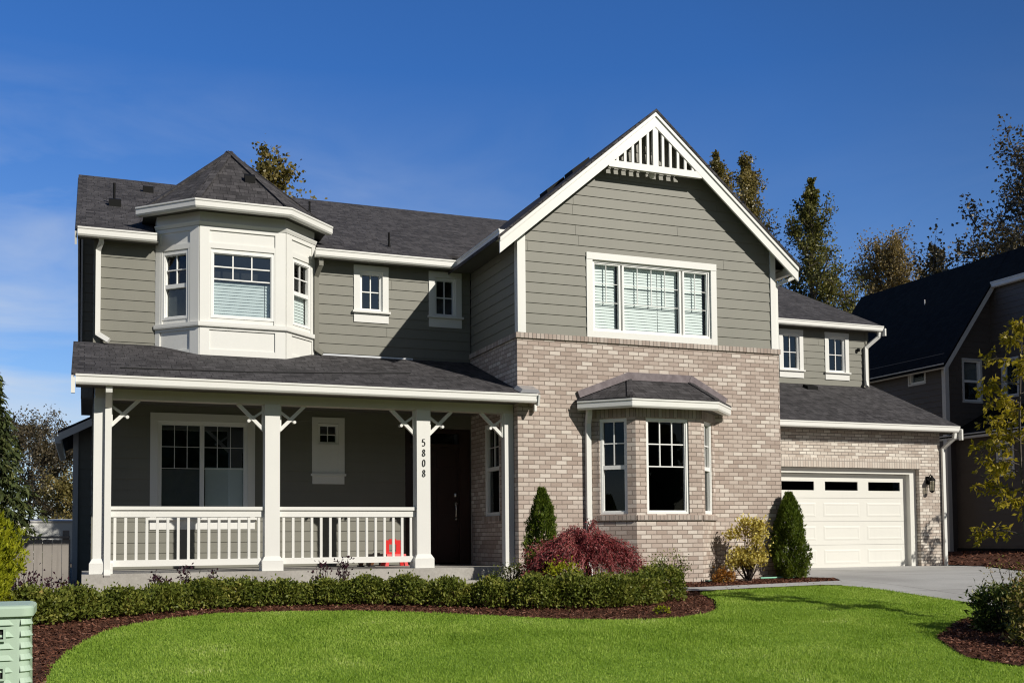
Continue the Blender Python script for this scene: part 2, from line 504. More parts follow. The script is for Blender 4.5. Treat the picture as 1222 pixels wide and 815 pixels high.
class Fr:      # wall frame: origin, horizontal u direction, outward normal
    def __init__(s, O, U, N): s.O, s.U, s.N = Vector(O), Vector(U).normalized(), Vector(N).normalized()
    def p(s, u, d, z): return s.O + s.U * u + s.N * d + Vector((0, 0, z))
    def box(s, mb, u0, u1, d0, d1, z0, z1): mb.obox(s.O, s.U, s.N, u0, u1, d0, d1, z0, z1)
    def quad(s, mb, pts):       # pts (u,z,d) ccw seen from outside when U is to the right
        P = [s.p(u, d, z) for u, z, d in pts]
        if s.U.cross(s.N).z > 0: P.reverse()
        mb.face(P)

def clip(poly, ax, val, keep_gt):
    out = []
    for i in range(len(poly)):
        a, b = poly[i], poly[(i + 1) % len(poly)]
        ia = (a[ax] >= val - 1e-9) if keep_gt else (a[ax] <= val + 1e-9)
        ib = (b[ax] >= val - 1e-9) if keep_gt else (b[ax] <= val + 1e-9)
        if ia: out.append(a)
        if ia != ib:
            t = (val - a[ax]) / (b[ax] - a[ax]); out.append(tuple(a[k] + t * (b[k] - a[k]) for k in range(2)))
    return out
def pieces(poly, holes, zs):
    zs = sorted(set([round(z, 5) for z in zs])); res = []
    for z0, z1 in zip(zs, zs[1:]):
        if z1 - z0 < 1e-5: continue
        pc = clip(clip(poly, 1, z0, True), 1, z1, False)
        if len(pc) < 3: continue
        hs = sorted([(h[0], h[1]) for h in holes if h[2] < z1 - 1e-6 and h[3] > z0 + 1e-6])
        us = [-1e6]
        for a, b in hs: us += [a, b]
        us.append(1e6)
        for k in range(0, len(us), 2):
            q = clip(clip(pc, 0, us[k], True), 0, us[k + 1], False)
            if len(q) >= 3: res.append((z0, z1, q))
    return res
def area(q): return abs(sum(q[i][0] * q[(i + 1) % len(q)][1] - q[(i + 1) % len(q)][0] * q[i][1] for i in range(len(q)))) / 2
def flat_wall(mb, fr, poly, holes=(), reveal=.1, d=0.0):
    mb.mark()
    zs = [p[1] for p in poly] + [z for h in holes for z in h[2:4]]
    for z0, z1, q in pieces(poly, holes, zs):
        if area(q) > 1e-6: fr.quad(mb, [(u, z, d) for u, z in q])
    for a, b, z0, z1 in holes:
        fr.quad(mb, [(a, z0, d), (b, z0, d), (b, z0, d - reveal), (a, z0, d - reveal)][::1])
        fr.quad(mb, [(a, z1, d - reveal), (b, z1, d - reveal), (b, z1, d), (a, z1, d)])
        fr.quad(mb, [(a, z0, d - reveal), (a, z1, d - reveal), (a, z1, d), (a, z0, d)])
        fr.quad(mb, [(b, z0, d), (b, z1, d), (b, z1, d - reveal), (b, z0, d - reveal)])
def lap_wall(mb, fr, poly, holes=(), expo=.167, t=.0125, zref=0.0):
    mb.mark()
    zmin = min(p[1] for p in poly); zmax = max(p[1] for p in poly)
    k0 = math.floor((zmin - zref) / expo); courses = []
    z = zref + k0 * expo
    while z < zmax: courses.append(z); z += expo
    zs = [zmin, zmax] + [c for c in courses if zmin < c < zmax] + [z for h in holes for z in h[2:4] if zmin < z < zmax]
    for z0, z1, q in pieces(poly, holes, zs):
        if area(q) < 1e-6: continue
        zc = zref + math.floor((z0 + 1e-4 - zref) / expo) * expo
        f = lambda z: .003 + t * (1 - (z - zc) / expo)
        ci = int(round((zc - zref) / expo)); hsh = (math.sin(ci * 12.9898 + zref * 7.1) * 43758.5453) % 1.0
        parts = []; rest = q; cut = math.floor(min(u for u, _ in q) / 3.66) * 3.66 + hsh * 3.66      # butt joints between boards
        while rest and cut < max(u for u, _ in q):
            a_, b_ = clip(rest, 0, cut - .0022, False), clip(rest, 0, cut + .0022, True)
            if len(a_) >= 3: parts.append(a_)
            if len(a_) >= 3 and len(b_) >= 3: fr.quad(mb, [(cut - .006, z0, .0008), (cut + .006, z0, .0008), (cut + .006, z1, .0008), (cut - .006, z1, .0008)])
            rest = b_ if len(b_) >= 3 else None; cut += 3.66
        if rest: parts.append(rest)
        for pq in parts:
            if area(pq) > 1e-6: fr.quad(mb, [(u, zz, f(zz)) for u, zz in pq])
        if abs(z0 - zc) < 1e-4:
            us = [u for u, zz in q if abs(zz - z0) < 1e-4]
            if len(us) >= 2:
                a, b = min(us), max(us)
                fr.quad(mb, [(a, z0, .001), (b, z0, .001), (b, z0, f(z0)), (a, z0, f(z0))])

def window(parent, fr, u0, u1, z0, z1, sashes, casing=.09, head=None, sillw=0, apron=0, fw=.045, glass='glass', blind=None,
           depth=.9, mun=.018, cd=.028, rec=.03, room=True, screens=(), casm='trim', label=None):
    """opening u0..u1, z0..z1; casing boards outside; sashes: (ua,ub,za,zb,cols,rows,zm) fractions are absolute metres"""
    v = MB()
    def ring(a, b, c, d, w, d0, d1):
        fr.box(v, a, a + w, d0, d1, c, d); fr.box(v, b - w, b, d0, d1, c, d)
        fr.box(v, a + w, b - w, d0 + .001, d1 - .001, c, c + w); fr.box(v, a + w, b - w, d0 + .001, d1 - .001, d - w, d)
    ring(u0 + .001, u1 - .001, z0 + .001, z1 - .001, fw, -rec - .06, -rec + .022)
    panes = []
    for (a, b, c, d, cols, rows, zm) in sashes:
        w = .032
        ring(a, b, c, d, w, -rec - .05, -rec + .008)
        panes.append((a + w, b - w, c + w, d - w))
        a2, b2, d2 = a + w, b - w, d - w
        if cols:
            for k in range(1, cols):
                x = a2 + (b2 - a2) * k / cols
                fr.box(v, x - mun / 2, x + mun / 2, -rec - .035, -rec - .012, zm, d2)
            for k in range(0 if zm > c + w + .01 else 1, rows):
                zz = zm + (d2 - zm) * k / rows
                fr.box(v, a2, b2, -rec - .034, -rec - .013, zz - mun / 2, zz + mun / 2)
    wob = v.build('window', M['vinyl'], parent)
    if label: wob['label'] = label
    for (a, b, c, d) in panes:
        g = MB(); fr.quad(g, [(a - .01, c - .01, -rec - .038), (b + .01, c - .01, -rec - .038), (b + .01, d + .01, -rec - .038), (a - .01, d + .01, -rec - .038)])
        g.build('pane', M[glass], wob)
    if casing:
        c = MB(); h = head or casing
        fr.box(c, u0 - casing, u0 + .004, -.02, cd, z0 - (0 if sillw else casing), z1)
        fr.box(c, u1 - .004, u1 + casing, -.02, cd, z0 - (0 if sillw else casing), z1)
        fr.box(c, u0 - casing, u1 + casing, -.02, cd + .006, z1 - .003, z1 + h)
        if not sillw: fr.box(c, u0, u1, -.02, cd - .002, z0 - casing, z0 + .003)
        c.build('frame', M[casm], wob)
    if sillw:
        c = MB(); e = casing + .025
        fr.box(c, u0 - e, u1 + e, -.06, sillw, z0 - .035, z0 + .002)
        if apron: fr.box(c, u0 - casing, u1 + casing, -.02, cd, z0 - .035 - apron, z0 - .036)
        c.build('sill', M[casm], wob)
    if blind:
        for (a, b, c, d, kind) in blind:
            bm_ = MB(); n = max(2, int((d - c) / .048)); h = (d - c) / n
            if kind == 'slat':
                for k in range(n):
                    zz = c + k * h
                    fr.quad(bm_, [(a, zz - .006, -rec - .076), (b, zz - .006, -rec - .076), (b, zz + h * 1.0, -rec - .088), (a, zz + h * 1.0, -rec - .088)])
                fr.box(bm_, a, b, -rec - .115, -rec - .07, d, d + .04)
                bm_.build('blind', M['blind'], wob)
            else:
                fr.quad(bm_, [(a, c, -rec - .056), (b, c, -rec - .056), (b, d, -rec - .056), (a, d, -rec - .056)])
                bm_.build('insect_screen', M['dim_blind'], wob)
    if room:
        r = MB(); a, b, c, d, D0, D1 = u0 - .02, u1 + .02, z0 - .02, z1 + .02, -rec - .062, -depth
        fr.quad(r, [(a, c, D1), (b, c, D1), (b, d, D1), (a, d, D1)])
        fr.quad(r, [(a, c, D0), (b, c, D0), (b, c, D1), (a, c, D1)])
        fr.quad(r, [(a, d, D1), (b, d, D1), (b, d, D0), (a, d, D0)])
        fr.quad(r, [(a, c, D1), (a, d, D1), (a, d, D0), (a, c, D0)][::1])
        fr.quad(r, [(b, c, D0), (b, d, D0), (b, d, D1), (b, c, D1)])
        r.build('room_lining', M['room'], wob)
    return wob

GUT = [(0, 0), (0, -.135), (.095, -.135), (.113, -.11), (.113, -.038), (.125, -.024), (.125, 0.0), (.112, 0.0), (.112, -.012), (.012, -.012), (.012, 0)]
def gutter(parent, path, m='trim', scale=1.0):
    g = MB(); g.sweep([(o * scale, z * scale) for o, z in GUT], path); return g.build('gutter', M[m], parent)
def downspout(parent, pts, w=.075, d=.055, m='trim'):
    g = MB()
    for a, b in zip(pts, pts[1:]):
        a, b = Vector(a), Vector(b); e = (b - a).normalized() * .012
        g.bar(a - e, b + e, w, d, (0, 1, 0) if abs((b - a).normalized().z) > .5 else (0, 0, 1))
    return g.build('downspout', M[m], parent)
# ================================================================== THE HOUSE
house = thing('house', (6.4, 18.0, 0.0), 'olive-grey two-storey house with brick gable, white front porch, eight-sided white bay and cream garage door', 'house')
YM, YG, YP = 18.03, 15.80, 15.95
FRONT = (0, -1, 0); LEFT = (-1, 0, 0); RIGHT = (1, 0, 0); BACK = (0, 1, 0)
XL, XR = 0.13, 6.37
ROOF_S = 0.475
def main_z(y): return 5.56 + ROOF_S * (y - 17.70) if y < 23.0 else 5.56 + ROOF_S * (23.0 - 17.70) - ROOF_S * (y - 23.0)
def gable_z(x): return 7.84 - 0.848 * abs(x - 8.785)
def porch_z(y): return 2.985 + 0.344 * (y - 15.50)

# ---------------- main block walls
fm = Fr((0, YM, 0), (1, 0, 0), FRONT)
W1 = (4.36, 4.77, 4.645, 5.335); W2 = (5.70, 6.105, 4.645, 5.335)
PW = (1.085, 2.49, 1.105, 2.655); NW = (3.645, 3.995, 2.34, 2.69); DR = (5.16, 6.362, .30, 2.66)
m = MB()
lap_wall(m, fm, [(XL, 3.6), (1.05, 3.6), (1.05, 5.60), (XL, 5.60)], zref=.38)
lap_wall(m, fm, [(3.58, 3.6), (XR, 3.6), (XR, 5.60), (3.58, 5.60)], [W1, W2], zref=.38)
lap_wall(m, fm, [(XL, .30), (XR, .30), (XR, 3.2), (XL, 3.2)], [PW, NW, DR], zref=.38)
fl = Fr((XL, 28.3, 0), (0, -1, 0), LEFT)
lap_wall(m, fl, [(0, .05), (28.3 - YM, .05), (28.3 - YM, 5.62), (28.3 - 23.0, 8.0), (0, 5.62)], zref=.38)
m.build('siding_wall', M['siding'], house)
m = MB()
lap_wall(m, Fr((9.25, 18.2, 0), (0, 1, 0), RIGHT), [(0, 5.3), (10, 5.3), (10, 5.6), (4.8, 8.0), (0, 5.75)]); m.box(XL, 18.7, 28.3, 28.4, 0, 5.6)
m.build('rear_wall', M['siding'], house)
# corner boards of the main block
m = MB()
m.box(XL - .022, XL + .085, YM - .03, YM + .09, 3.70, 5.52)
m.box(3.588, 3.66, YM - .031, YM - .001, 3.82, 5.52)
m.box(XL - .022, XL + .085, YM - .03, YM + .09, .30, 2.85)
m.build('corner_board', M['siding'], house)
# recessed, shaded bump-out at the left flank
m = MB()
fb = Fr((0, 21.0, 0), (1, 0, 0), FRONT)
lap_wall(m, fb, [(-.17, .05), (.13, .05), (.13, 2.98), (-.17, 2.80)], zref=.38)
fb2 = Fr((-.17, 25.0, 0), (0, -1, 0), LEFT)
lap_wall(m, fb2, [(0, .05), (4.0, .05), (4.0, 2.8), (0, 2.8)], zref=.38)
fb3 = Fr((0, 20.0, 0), (1, 0, 0), FRONT)
lap_wall(m, fb3, [(-.068, 3.2), (.13, 3.2), (.13, 6.2), (-.068, 6.2)], zref=.38)
m.box(-.065, .125, 20.02, 22.6, 3.2, 6.2)
m.build('siding_wall', M['siding'], house)
m = MB(); m.box(-.19, -.10, 20.955, 20.985, .05, 2.80); m.box(-.085, -.055, 19.955, 19.985, 3.6, 6.1); m.build('corner_board', M['ntrim'], house)
m = MB(); m.slab([(-.44, 20.68, 2.70), (.13, 20.68, 2.99), (.13, 25.2, 2.99), (-.44, 25.2, 2.70)], .04); m.build('roof', M['shingle'], house)
m = MB(); m.hexa([(-.43, 20.64, 2.52), (.13, 20.64, 2.81), (.13, 20.67, 2.81), (-.43, 20.67, 2.52)], [(-.43, 20.64, 2.655), (.13, 20.64, 2.945), (.13, 20.67, 2.945), (-.43, 20.67, 2.655)])
m.build('barge_board', M['trim'], house)
gutter(house, [(-.38, 25.2, 2.62), (-.38, 20.70, 2.62)][::1])

# ---------------- main roof
def roof_poly(mb, pts, th=.045): mb.slab(pts, th)
m = MB()
ye, yr = 17.757, 23.0
# front slope: full strip above the tower and gable area is simply cut by them
m.slab([(-.16, ye, main_z(ye)), (1.0, ye, main_z(ye)), (1.0, yr, main_z(yr)), (-.16, yr, main_z(yr))], .05)
m.slab([(1.0, 18.35, main_z(18.35)), (3.62, 18.35, main_z(18.35)), (3.62, yr, main_z(yr)), (1.0, yr, main_z(yr))], .05)
m.slab([(3.62, ye, main_z(ye)), (6.0, ye, main_z(ye)), (6.0, yr, main_z(yr)), (3.62, yr, main_z(yr))], .05)
m.slab([(6.0, 18.2, main_z(18.2)), (9.3, 18.2, main_z(18.2)), (9.3, yr, main_z(yr)), (6.0, yr, main_z(yr))], .05)
m.slab([(9.3, 28.6, main_z(28.6)), (-.16, 28.6, main_z(28.6)), (-.16, yr, main_z(yr)), (9.3, yr, main_z(yr))], .05)
roof_main = m.build('roof', M['shingle'], house)
# soffit
m = MB()
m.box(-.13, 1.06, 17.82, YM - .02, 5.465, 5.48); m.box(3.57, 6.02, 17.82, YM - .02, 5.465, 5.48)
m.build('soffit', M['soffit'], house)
# left barge board
m = MB()
a, b = (-.155, ye + .02, main_z(ye) - .17), (-.155, yr, main_z(yr) - .17)
m.bar(a, b, .03, .2); m.bar((-.155, 28.55, main_z(28.55) - .17), b, .03, .2)
m.build('barge_board', M['trim'], house)
gutter(house, [(-.13, 17.825, 5.585), (1.035, 17.825, 5.585)])
gutter(house, [(3.55, 17.825, 5.585), (6.13, 17.825, 5.585), (6.13, 15.545, 5.585)][:2] + [(6.13, 15.62, 5.585)])
downspout(house, [(.215, YM - .20, 5.46), (.215, YM - .16, 5.40), (.175, YM - .065, 5.30), (.175, YM - .065, 3.98), (.33, YM - .15, 3.87)])
downspout(house, [(3.66, YM - .20, 5.46), (3.66, YM - .20, 5.33), (3.605, YM - .07, 5.16), (3.605, YM - .07, 3.93), (3.70, YM - .10, 3.86)], .07, .05, 'siding')
# base flashing where the porch roof meets the upper wall
m = MB(); m.box(3.62, 5.30, YM - .035, YM - .022, 3.80, 3.872); m.build('flashing', M['galv'], house)
# roof vents and pipes
def pipe_vent(x, y, z, h, r=.035, par=None):
    v = MB(); v.lathe((x, y, z), [(r, -.08), (r, h), (r * .8, h)], 10); v.lathe((x, y, z), [(r * 2.1, -.06), (r * 1.1, .07)], 10)
    v.build('vent_pipe', M['black'], par or roof_main)
def box_vent(x, y, z, w, d, h, slope, par=None, m_='black'):
    v = MB()
    b = [(x - w / 2, y - d / 2), (x + w / 2, y - d / 2), (x + w / 2, y + d / 2), (x - w / 2, y + d / 2)]
    lo = [(px, py, z + slope * (py - y) - .04) for px, py in b]; hi = [(px, py, z + slope * (py - y) * .8 + h) for px, py in b]
    v.hexa(lo, hi)
    v.build('roof_vent', M[m_], par or roof_main)
pipe_vent(.445, 20.0, main_z(20.0), .38, .022)
box_vent(.455, 19.9, main_z(19.9), .20, .16, .12, ROOF_S)
box_vent(1.10, 21.75, main_z(21.75), .19, .15, .11, ROOF_S)
pipe_vent(5.015, 18.5, main_z(18.5), .25, .018)
pipe_vent(4.12, 21.2, main_z(21.2), .24, .02)

# ---------------- upper windows of the main wall
for (a, b, c, d), ln in ((W1, 'sunlit small upper window beside the bay'), (W2, 'half-shaded small upper window next to the brick gable')):
    window(house, fm, a, b, c, d, [(a + .02, b - .02, c + .02, d - .02, 2, 2, c + .05)], casing=.10, sillw=.075, apron=.16, glass='glass_blue', fw=.035, label=ln)

# ---------------- porch
PZ = .30
m = MB(); m.box(-.02, 6.36, 15.83, 18.0, -.35, PZ - .01)
m.box(6.362, 6.60, 15.52, 15.795, -.35, .10)
slab = m.build('porch_slab', M['concrete'], house)
m = MB(); m.box(5.02, 6.34, 15.45, 15.825, -.3, .10); m.build('porch_step', M['concrete'], house)
m = MB()
m.box(XL, 6.36, YP + .01, YP + .20, 2.722, 2.965)
m.build('porch_beam', M['beam'], house)
m = MB(); m.box(XL + .01, 6.36, YP + .2, YM - .02, 2.90, 2.93); m.box(-.12, 6.36, 15.62, YP + .01, 2.86, 2.88); m.box(XL, XL + .18, YP + .2, YM - .02, 2.722, 2.9)
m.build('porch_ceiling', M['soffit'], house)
m = MB()
y0, y1, y2 = 15.555, 15.775, YM - .012
m.slab([(-.175, y0, porch_z(y0)), (6.60, y0, porch_z(y0)), (6.60, y1, porch_z(y1)), (-.175, y1, porch_z(y1))], .04)
m.slab([(-.175, y1, porch_z(y1)), (6.355, y1, porch_z(y1)), (6.355, y2, porch_z(y2)), (-.175, y2, porch_z(y2))], .04)
roof_porch = m.build('roof', M['shingle'], house)
m = MB()
pts = [(.45, 15.99), (1.2, 16.03), (2.276, 16.122), (3.0, 16.26), (3.578, 16.373), (4.2, 16.50), (4.873, 16.684)]
m.tube([(x, y, porch_z(y) + .012) for x, y in pts], .009, 6); m.build('cable', M['rubber'], roof_porch)
m = MB(); m.hexa([(6.30, 15.50, 2.995), (6.64, 15.50, 2.995), (6.64, 15.79, 3.09), (6.30, 15.79, 3.09)], [(6.36, 15.56, 3.06), (6.63, 15.56, 3.06), (6.63, 15.79, 3.15), (6.36, 15.79, 3.15)])
m.build('kick_out_flashing', M['galv'], roof_porch)
gutter(house, [(-.12, 15.622, 2.985), (6.60, 15.622, 2.985)])
m = MB(); m.bar((-.16, 15.50, 2.86), (-.16, YM, porch_z(YM) - .11), .03, .17); m.box(-.175, -.125, 15.46, 15.52, 2.72, 2.93)
m.bar((6.61, 15.49, 2.88), (6.61, 15.78, 2.97), .03, .17); m.box(6.62, 6.66, 15.70, 15.78, 2.74, 2.93)
m.build('barge_board', M['trim'], house)
m = MB()
posts = []
def post(xc, w=.215, plinth=True, yc=YP + .11, sides=(-1, 1), zt=2.722):
    p = MB(); p.box(xc - w / 2, xc + w / 2, yc - w / 2, yc + w / 2, PZ - .01, zt)
    po = p.build('porch_post', M['trim'], house)
    if plinth:
        q = MB(); a, b = w / 2 + .045, w / 2 + .006
        sq = lambda r, z: [(xc - r, yc - r, z), (xc + r, yc - r, z), (xc + r, yc + r, z), (xc - r, yc + r, z)]
        q.hexa(sq(a, PZ - .008), sq(a, PZ + .135)); q.hexa(sq(a - .001, PZ + .136), sq(b, PZ + .20))
        q.build('plinth', M['trim'], po)
    for s in sides:
        bk = MB(); x0 = xc + s * w / 2
        bk.bar((x0, yc, 2.345), (x0 + s * .38, yc, 2.725), .05, .062, (0, 1, 0))
        bk.bar((x0, yc + .002, 2.64), (x0 + s * .235, yc + .002, 2.47), .034, .042, (0, 1, 0))
        bk.tube([(x0 + s * .225, yc - .05, 2.478), (x0 + s * .225, yc + .05, 2.478)], .024, 8)
        bk.box(min(x0, x0 + s * .03), max(x0, x0 + s * .03), yc - .04, yc + .04, 2.34, 2.72)
        bk.build('bracket', M['trim'], po)
    posts.append(po); return po
post(.225, sides=(1,)); post(2.560); p3 = post(4.862)
post(6.29, .15, False, YP + .10, (-1,))
# house number on the third post
dg = {'5': [[(.9, 1), (.2, 1), (.12, .56), (.45, .64), (.8, .55), (.92, .3), (.75, .06), (.4, 0), (.1, .1)]],
      '8': [[(.5, .53), (.2, .66), (.2, .88), (.5, 1), (.8, .88), (.8, .66), (.5, .53), (.12, .36), (.12, .12), (.5, 0), (.88, .12), (.88, .36), (.5, .53)]],
      '0': [[(.5, 1), (.2, .88), (.1, .5), (.2, .12), (.5, 0), (.8, .12), (.9, .5), (.8, .88), (.5, 1)]]}
m = MB()
yf = YP + .11 - .1075 - .006
for k, ch in enumerate('5808'):
    x0, z0, w_, h_ = 4.862 - .024, 2.165 - k * .158, .050, .105
    for st in dg[ch]:
        P = [(x0 + (px + .05 * (pz - .5)) * w_, z0 + pz * h_) for px, pz in st]
        for (xa, za), (xb, zb) in zip(P, P[1:]):
            v = abs(zb - za) / (math.hypot(xb - xa, zb - za) + 1e-9)
            m.bar((xa, yf, za), (xb, yf, zb), .007, .007 + .011 * v, (0, 1, 0)) if False else m.bar((xa, yf, za), (xb, yf, zb), .005 + .010 * v, .008, (0, 1, 0))
m.build('house_number', M['digit'], p3)
# railings
def railing(xa, xb, n):
    y = YP + .11
    t_ = MB(); t_.box(xa, xb, y - .055, y + .055, 1.175, 1.225); t_.box(xa, xb, y - .03, y + .03, 1.075, 1.158); t_.box(xa, xb, y - .02, y + .02, 1.157, 1.176)
    ro = t_.build('railing', M['trim'], house)
    b_ = MB(); b_.box(xa, xb, y - .03, y + .03, .385, .475); b_.build('bottom_rail', M['trim'], ro)
    for k in range(n):
        x = xa + (xb - xa) * (k + .5) / n
        c_ = MB(); c_.box(x - .0185, x + .0185, y - .0185, y + .0185, .474, 1.077); c_.build('baluster', M['trim'], ro)
railing(.335, 2.45, 15); railing(2.67, 4.752, 15)
downspout(house, [(.305, 15.60, 2.87), (.305, 15.62, 2.78), (.305, YP - .03, 2.60), (.305, YP - .03, .33), (.305, YP - .12, .26)], .085, .06)
# porch windows and door
a, b, c, d = PW
window(house, fm, a, b, c, d, [(a + .03, 1.768, c + .03, d - .03, 3, 2, 1.90), (1.772, b - .03, c + .03, d - .03, 3, 2, 1.90)], casing=.115, head=.125, sillw=.09, apron=.15,
       glass='glass_blue', fw=.04, mun=.008, blind=[(1.83, 2.43, 1.14, 1.885, 'slat'), (1.14, 1.74, 1.14, 1.885, 'screen')], label='large two-light window behind the porch railing')
a, b, c, d = NW
window(house, fm, a, b, c, d, [(a + .01, b - .01, c + .01, d - .01, 2, 2, c + .02)], casing=.0, fw=.03, glass='glass_blue', mun=.012, label='tiny window above a cream panel on the porch')
m = MB()
fm.box(m, 3.545, 4.095, -.01, .032, 2.695, 2.79); fm.box(m, 3.545, 3.647, -.01, .028, 1.84, 2.695); fm.box(m, 3.993, 4.095, -.01, .028, 1.84, 2.695)
fm.box(m, 3.647, 3.993, -.01, .022, 2.22, 2.342); fm.box(m, 3.647, 3.993, -.01, .018, 1.84, 2.24); fm.box(m, 3.525, 4.115, -.01, .06, 1.805, 1.842); fm.box(m, 3.55, 4.09, -.01, .03, 1.67, 1.805)
m.build('window_panel', M['trim'], house)
# front door, recessed, with transom
a, b, c, d = DR
m = MB()
fm.box(m, a + .002, a + .10, -.12, -.02, c, d - .002); fm.box(m, b - .20, b - .002, -.12, -.02, c, d - .002); fm.box(m, a + .10, b - .20, -.12, -.021, 2.58, d - .002); fm.box(m, a + .10, b - .20, -.12, -.021, 2.34, 2.40)
m.build('door_frame', M['door'], house)
m = MB()
fm.box(m, a + .10, b - .20, -.13, -.085, .32, 2.34)
for (u0_, u1_) in ((a + .21, a + .50), (a + .60, a + .89)):
    for (z0_, z1_) in ((.50, 1.02), (1.16, 1.86), (1.98, 2.22)):
        fm.box(m, u0_, u1_, -.09, -.072, z0_, z1_)
door = m.build('front_door', M['door'], house)
m = MB(); u_ = b - .265
m.lathe(fm.p(u_, -.06, 1.50), [(.026, -.03), (.03, 0), (.026, .03)], 10); m.tube([fm.p(u_, -.085, 1.35), fm.p(u_, -.03, 1.35)], .026, 10)
m.tube([fm.p(u_, -.04, 1.33), fm.p(u_ , -.02, 1.24), fm.p(u_, -.04, 1.12)], .012, 8); m.tube([fm.p(u_, -.085, 1.08), fm.p(u_, -.03, 1.08)], .02, 10)
m.build('handle', M['chrome'], door)
m = MB(); fm.quad(m, [(a + .10, 2.40, -.07), (b - .20, 2.40, -.07), (b - .20, 2.58, -.07), (a + .10, 2.58, -.07)]); m.build('transom_pane', M['glass_dark'], house)
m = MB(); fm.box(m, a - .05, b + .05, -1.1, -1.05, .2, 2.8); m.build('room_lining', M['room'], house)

# ---------------- brick gable wing
fg = Fr((0, YG, 0), (1, 0, 0), FRONT)
XB = 11.325
SW = (YM - 17.33, YM - 16.63, 1.11, 2.66)       # on the left side wall, u measured from the rear
fs = Fr((XR, YM, 0), (0, -1, 0), LEFT)
m = MB()
flat_wall(m, fg, [(XR, -.35), (XB, -.35), (XB, 3.915), (XR, 3.915)], [(7.85, 9.80, 1.0, 2.72)], .02)
flat_wall(m, fs, [(0.002, -.35), (YM - YG, -.35), (YM - YG, 3.915), (0.002, 3.915)], [SW], .10)
fr_ = Fr((XB, YG, 0), (0, 1, 0), RIGHT)
flat_wall(m, fr_, [(0, -.35), (6.45, -.35), (6.45, 3.915), (0, 3.915)])
m.build('brick_wall', M['brick'], house)
m = MB()
m.box(XR - .03, XB + .02, YG - .03, YG + .02, 3.915, 3.998); m.box(XR - .03, XR + .02, YG + .021, YM - .02, 3.915, 3.998); m.box(XB - .02, XB + .03, YG + .021, 22.2, 3.915, 3.998)
m.build('ledger_course', M['soldier'], house)
m = MB()
GW = (7.70, 9.955, 4.10, 5.285)
XA, XZ = 6.395, 11.245
top = lambda x: gable_z(x) - .06
lap_wall(m, fg, [(XA, 4.0), (XZ, 4.0), (XZ, top(XZ)), (8.785, top(8.785)), (XA, top(XA))], [GW], zref=4.0, d=0) if False else lap_wall(m, fg, [(XA, 4.0), (XZ, 4.0), (XZ, top(XZ)), (8.785, top(8.785)), (XA, top(XA))], [GW], zref=3.99)
fs2 = Fr((XA, YM, 0), (0, -1, 0), LEFT)
lap_wall(m, fs2, [(0, 4.0), (YM - YG, 4.0), (YM - YG, 5.75), (0, 5.75)], zref=3.99)
fr2 = Fr((XZ, YG, 0), (0, 1, 0), RIGHT)
lap_wall(m, fr2, [(0, 4.0), (6.6, 4.0), (6.6, 5.75), (0, 5.75)], zref=3.99)
m.build('siding_wall', M['siding'], house)
m = MB()
m.box(XA - .02, XA + .118, YG - .032, YG + .10, 3.999, top(XA + .06) - .03)
m.box(XZ - .085, XZ + .022, YG - .032, YG + .10, 3.999, top(XZ) + .02)
m.build('corner_board', M['trim'], house)
# roof slabs
YR0 = 15.50
m = MB()
for s in (-1, 1):
    xe = 8.785 + s * 2.83
    q = [(8.785, YR0, 7.84), (xe, YR0, gable_z(xe)), (xe, 18.3, gable_z(xe)), (8.785 + s*.0, 23.4, 7.84)]
    q = [(xe, YR0, gable_z(xe)), (8.785, YR0, 7.84), (8.785, 23.4, 7.84), (xe, 18.5 if s < 0 else 22.6, gable_z(xe))]
    if s < 0: m.slab(q, .05)
    else: m.slab([q[1], q[0], q[3], q[2]], .05)
roof_g = m.build('roof', M['shingle'], house)
# barge boards: wide board with a proud top strip, plumb-cut ends
m = MB()
def rake(mb, x0, z0, x1, z1, h, ya, yb):
    lo = [(x0, ya, z0 - h), (x1, ya, z1 - h), (x1, yb, z1 - h), (x0, yb, z0 - h)]
    hi = [(x0, ya, z0), (x1, ya, z1), (x1, yb, z1), (x0, yb, z0)]
    mb.hexa(lo, hi)
for s in (-1, 1):
    xe = 8.785 + s * 2.795
    ze, za = gable_z(xe) - .035, 7.84 - .035
    A = ((xe, ze), (8.785 , za)) if s < 0 else ((8.785, za), (xe, ze))
    rake(m, A[0][0], A[0][1], A[1][0], A[1][1], .262, 15.535, 15.57)
    rake(m, A[0][0], A[0][1] + .002, A[1][0], A[1][1] + .002, .085, 15.512, 15.534)
m.build('barge_board', M['trim'], house)
# white open-slat ornament in the peak
m = MB()
zc0, zc1 = 6.775, 6.885
hw = (7.84 - .3 - zc0) / .848
m.box(8.785 - hw + .03, 8.785 + hw - .03, 15.537, 15.60, zc0, zc1)
m.bar((8.785, 15.57, zc1 - .02), (8.785, 15.57, 7.56), .05, .10, (1, 0, 0))
orn = m.build('gable_ornament', M['trim'], house)
for k in range(1, 6):
    for s in (-1, 1):
        x = 8.785 + s * k * .142; zt = gable_z(x) - .28
        if zt > zc1:
            b_ = MB(); b_.box(x - .022, x + .022, 15.55, 15.585, zc1 - .01, zt); b_.build('slat', M['trim'], orn)
m = MB(); m.lathe((8.80, 15.72, 6.735), [(.03, 0), (.05, .03), (.05, .07)], 12); m.build('light_fixture', M['vinyl'], house)
# soffit boards under the overhang
m = MB()
for s in (-1, 1):
    xe = 8.785 + s * 2.80
    A = ((xe, gable_z(xe)), (8.785, 7.84)) if s < 0 else ((8.785, 7.84), (xe, gable_z(xe)))
    rake(m, A[0][0], A[0][1] - .056, A[1][0], A[1][1] - .056, .012, 15.572, YG - .02)
m.build('soffit', M['soffit'], house)
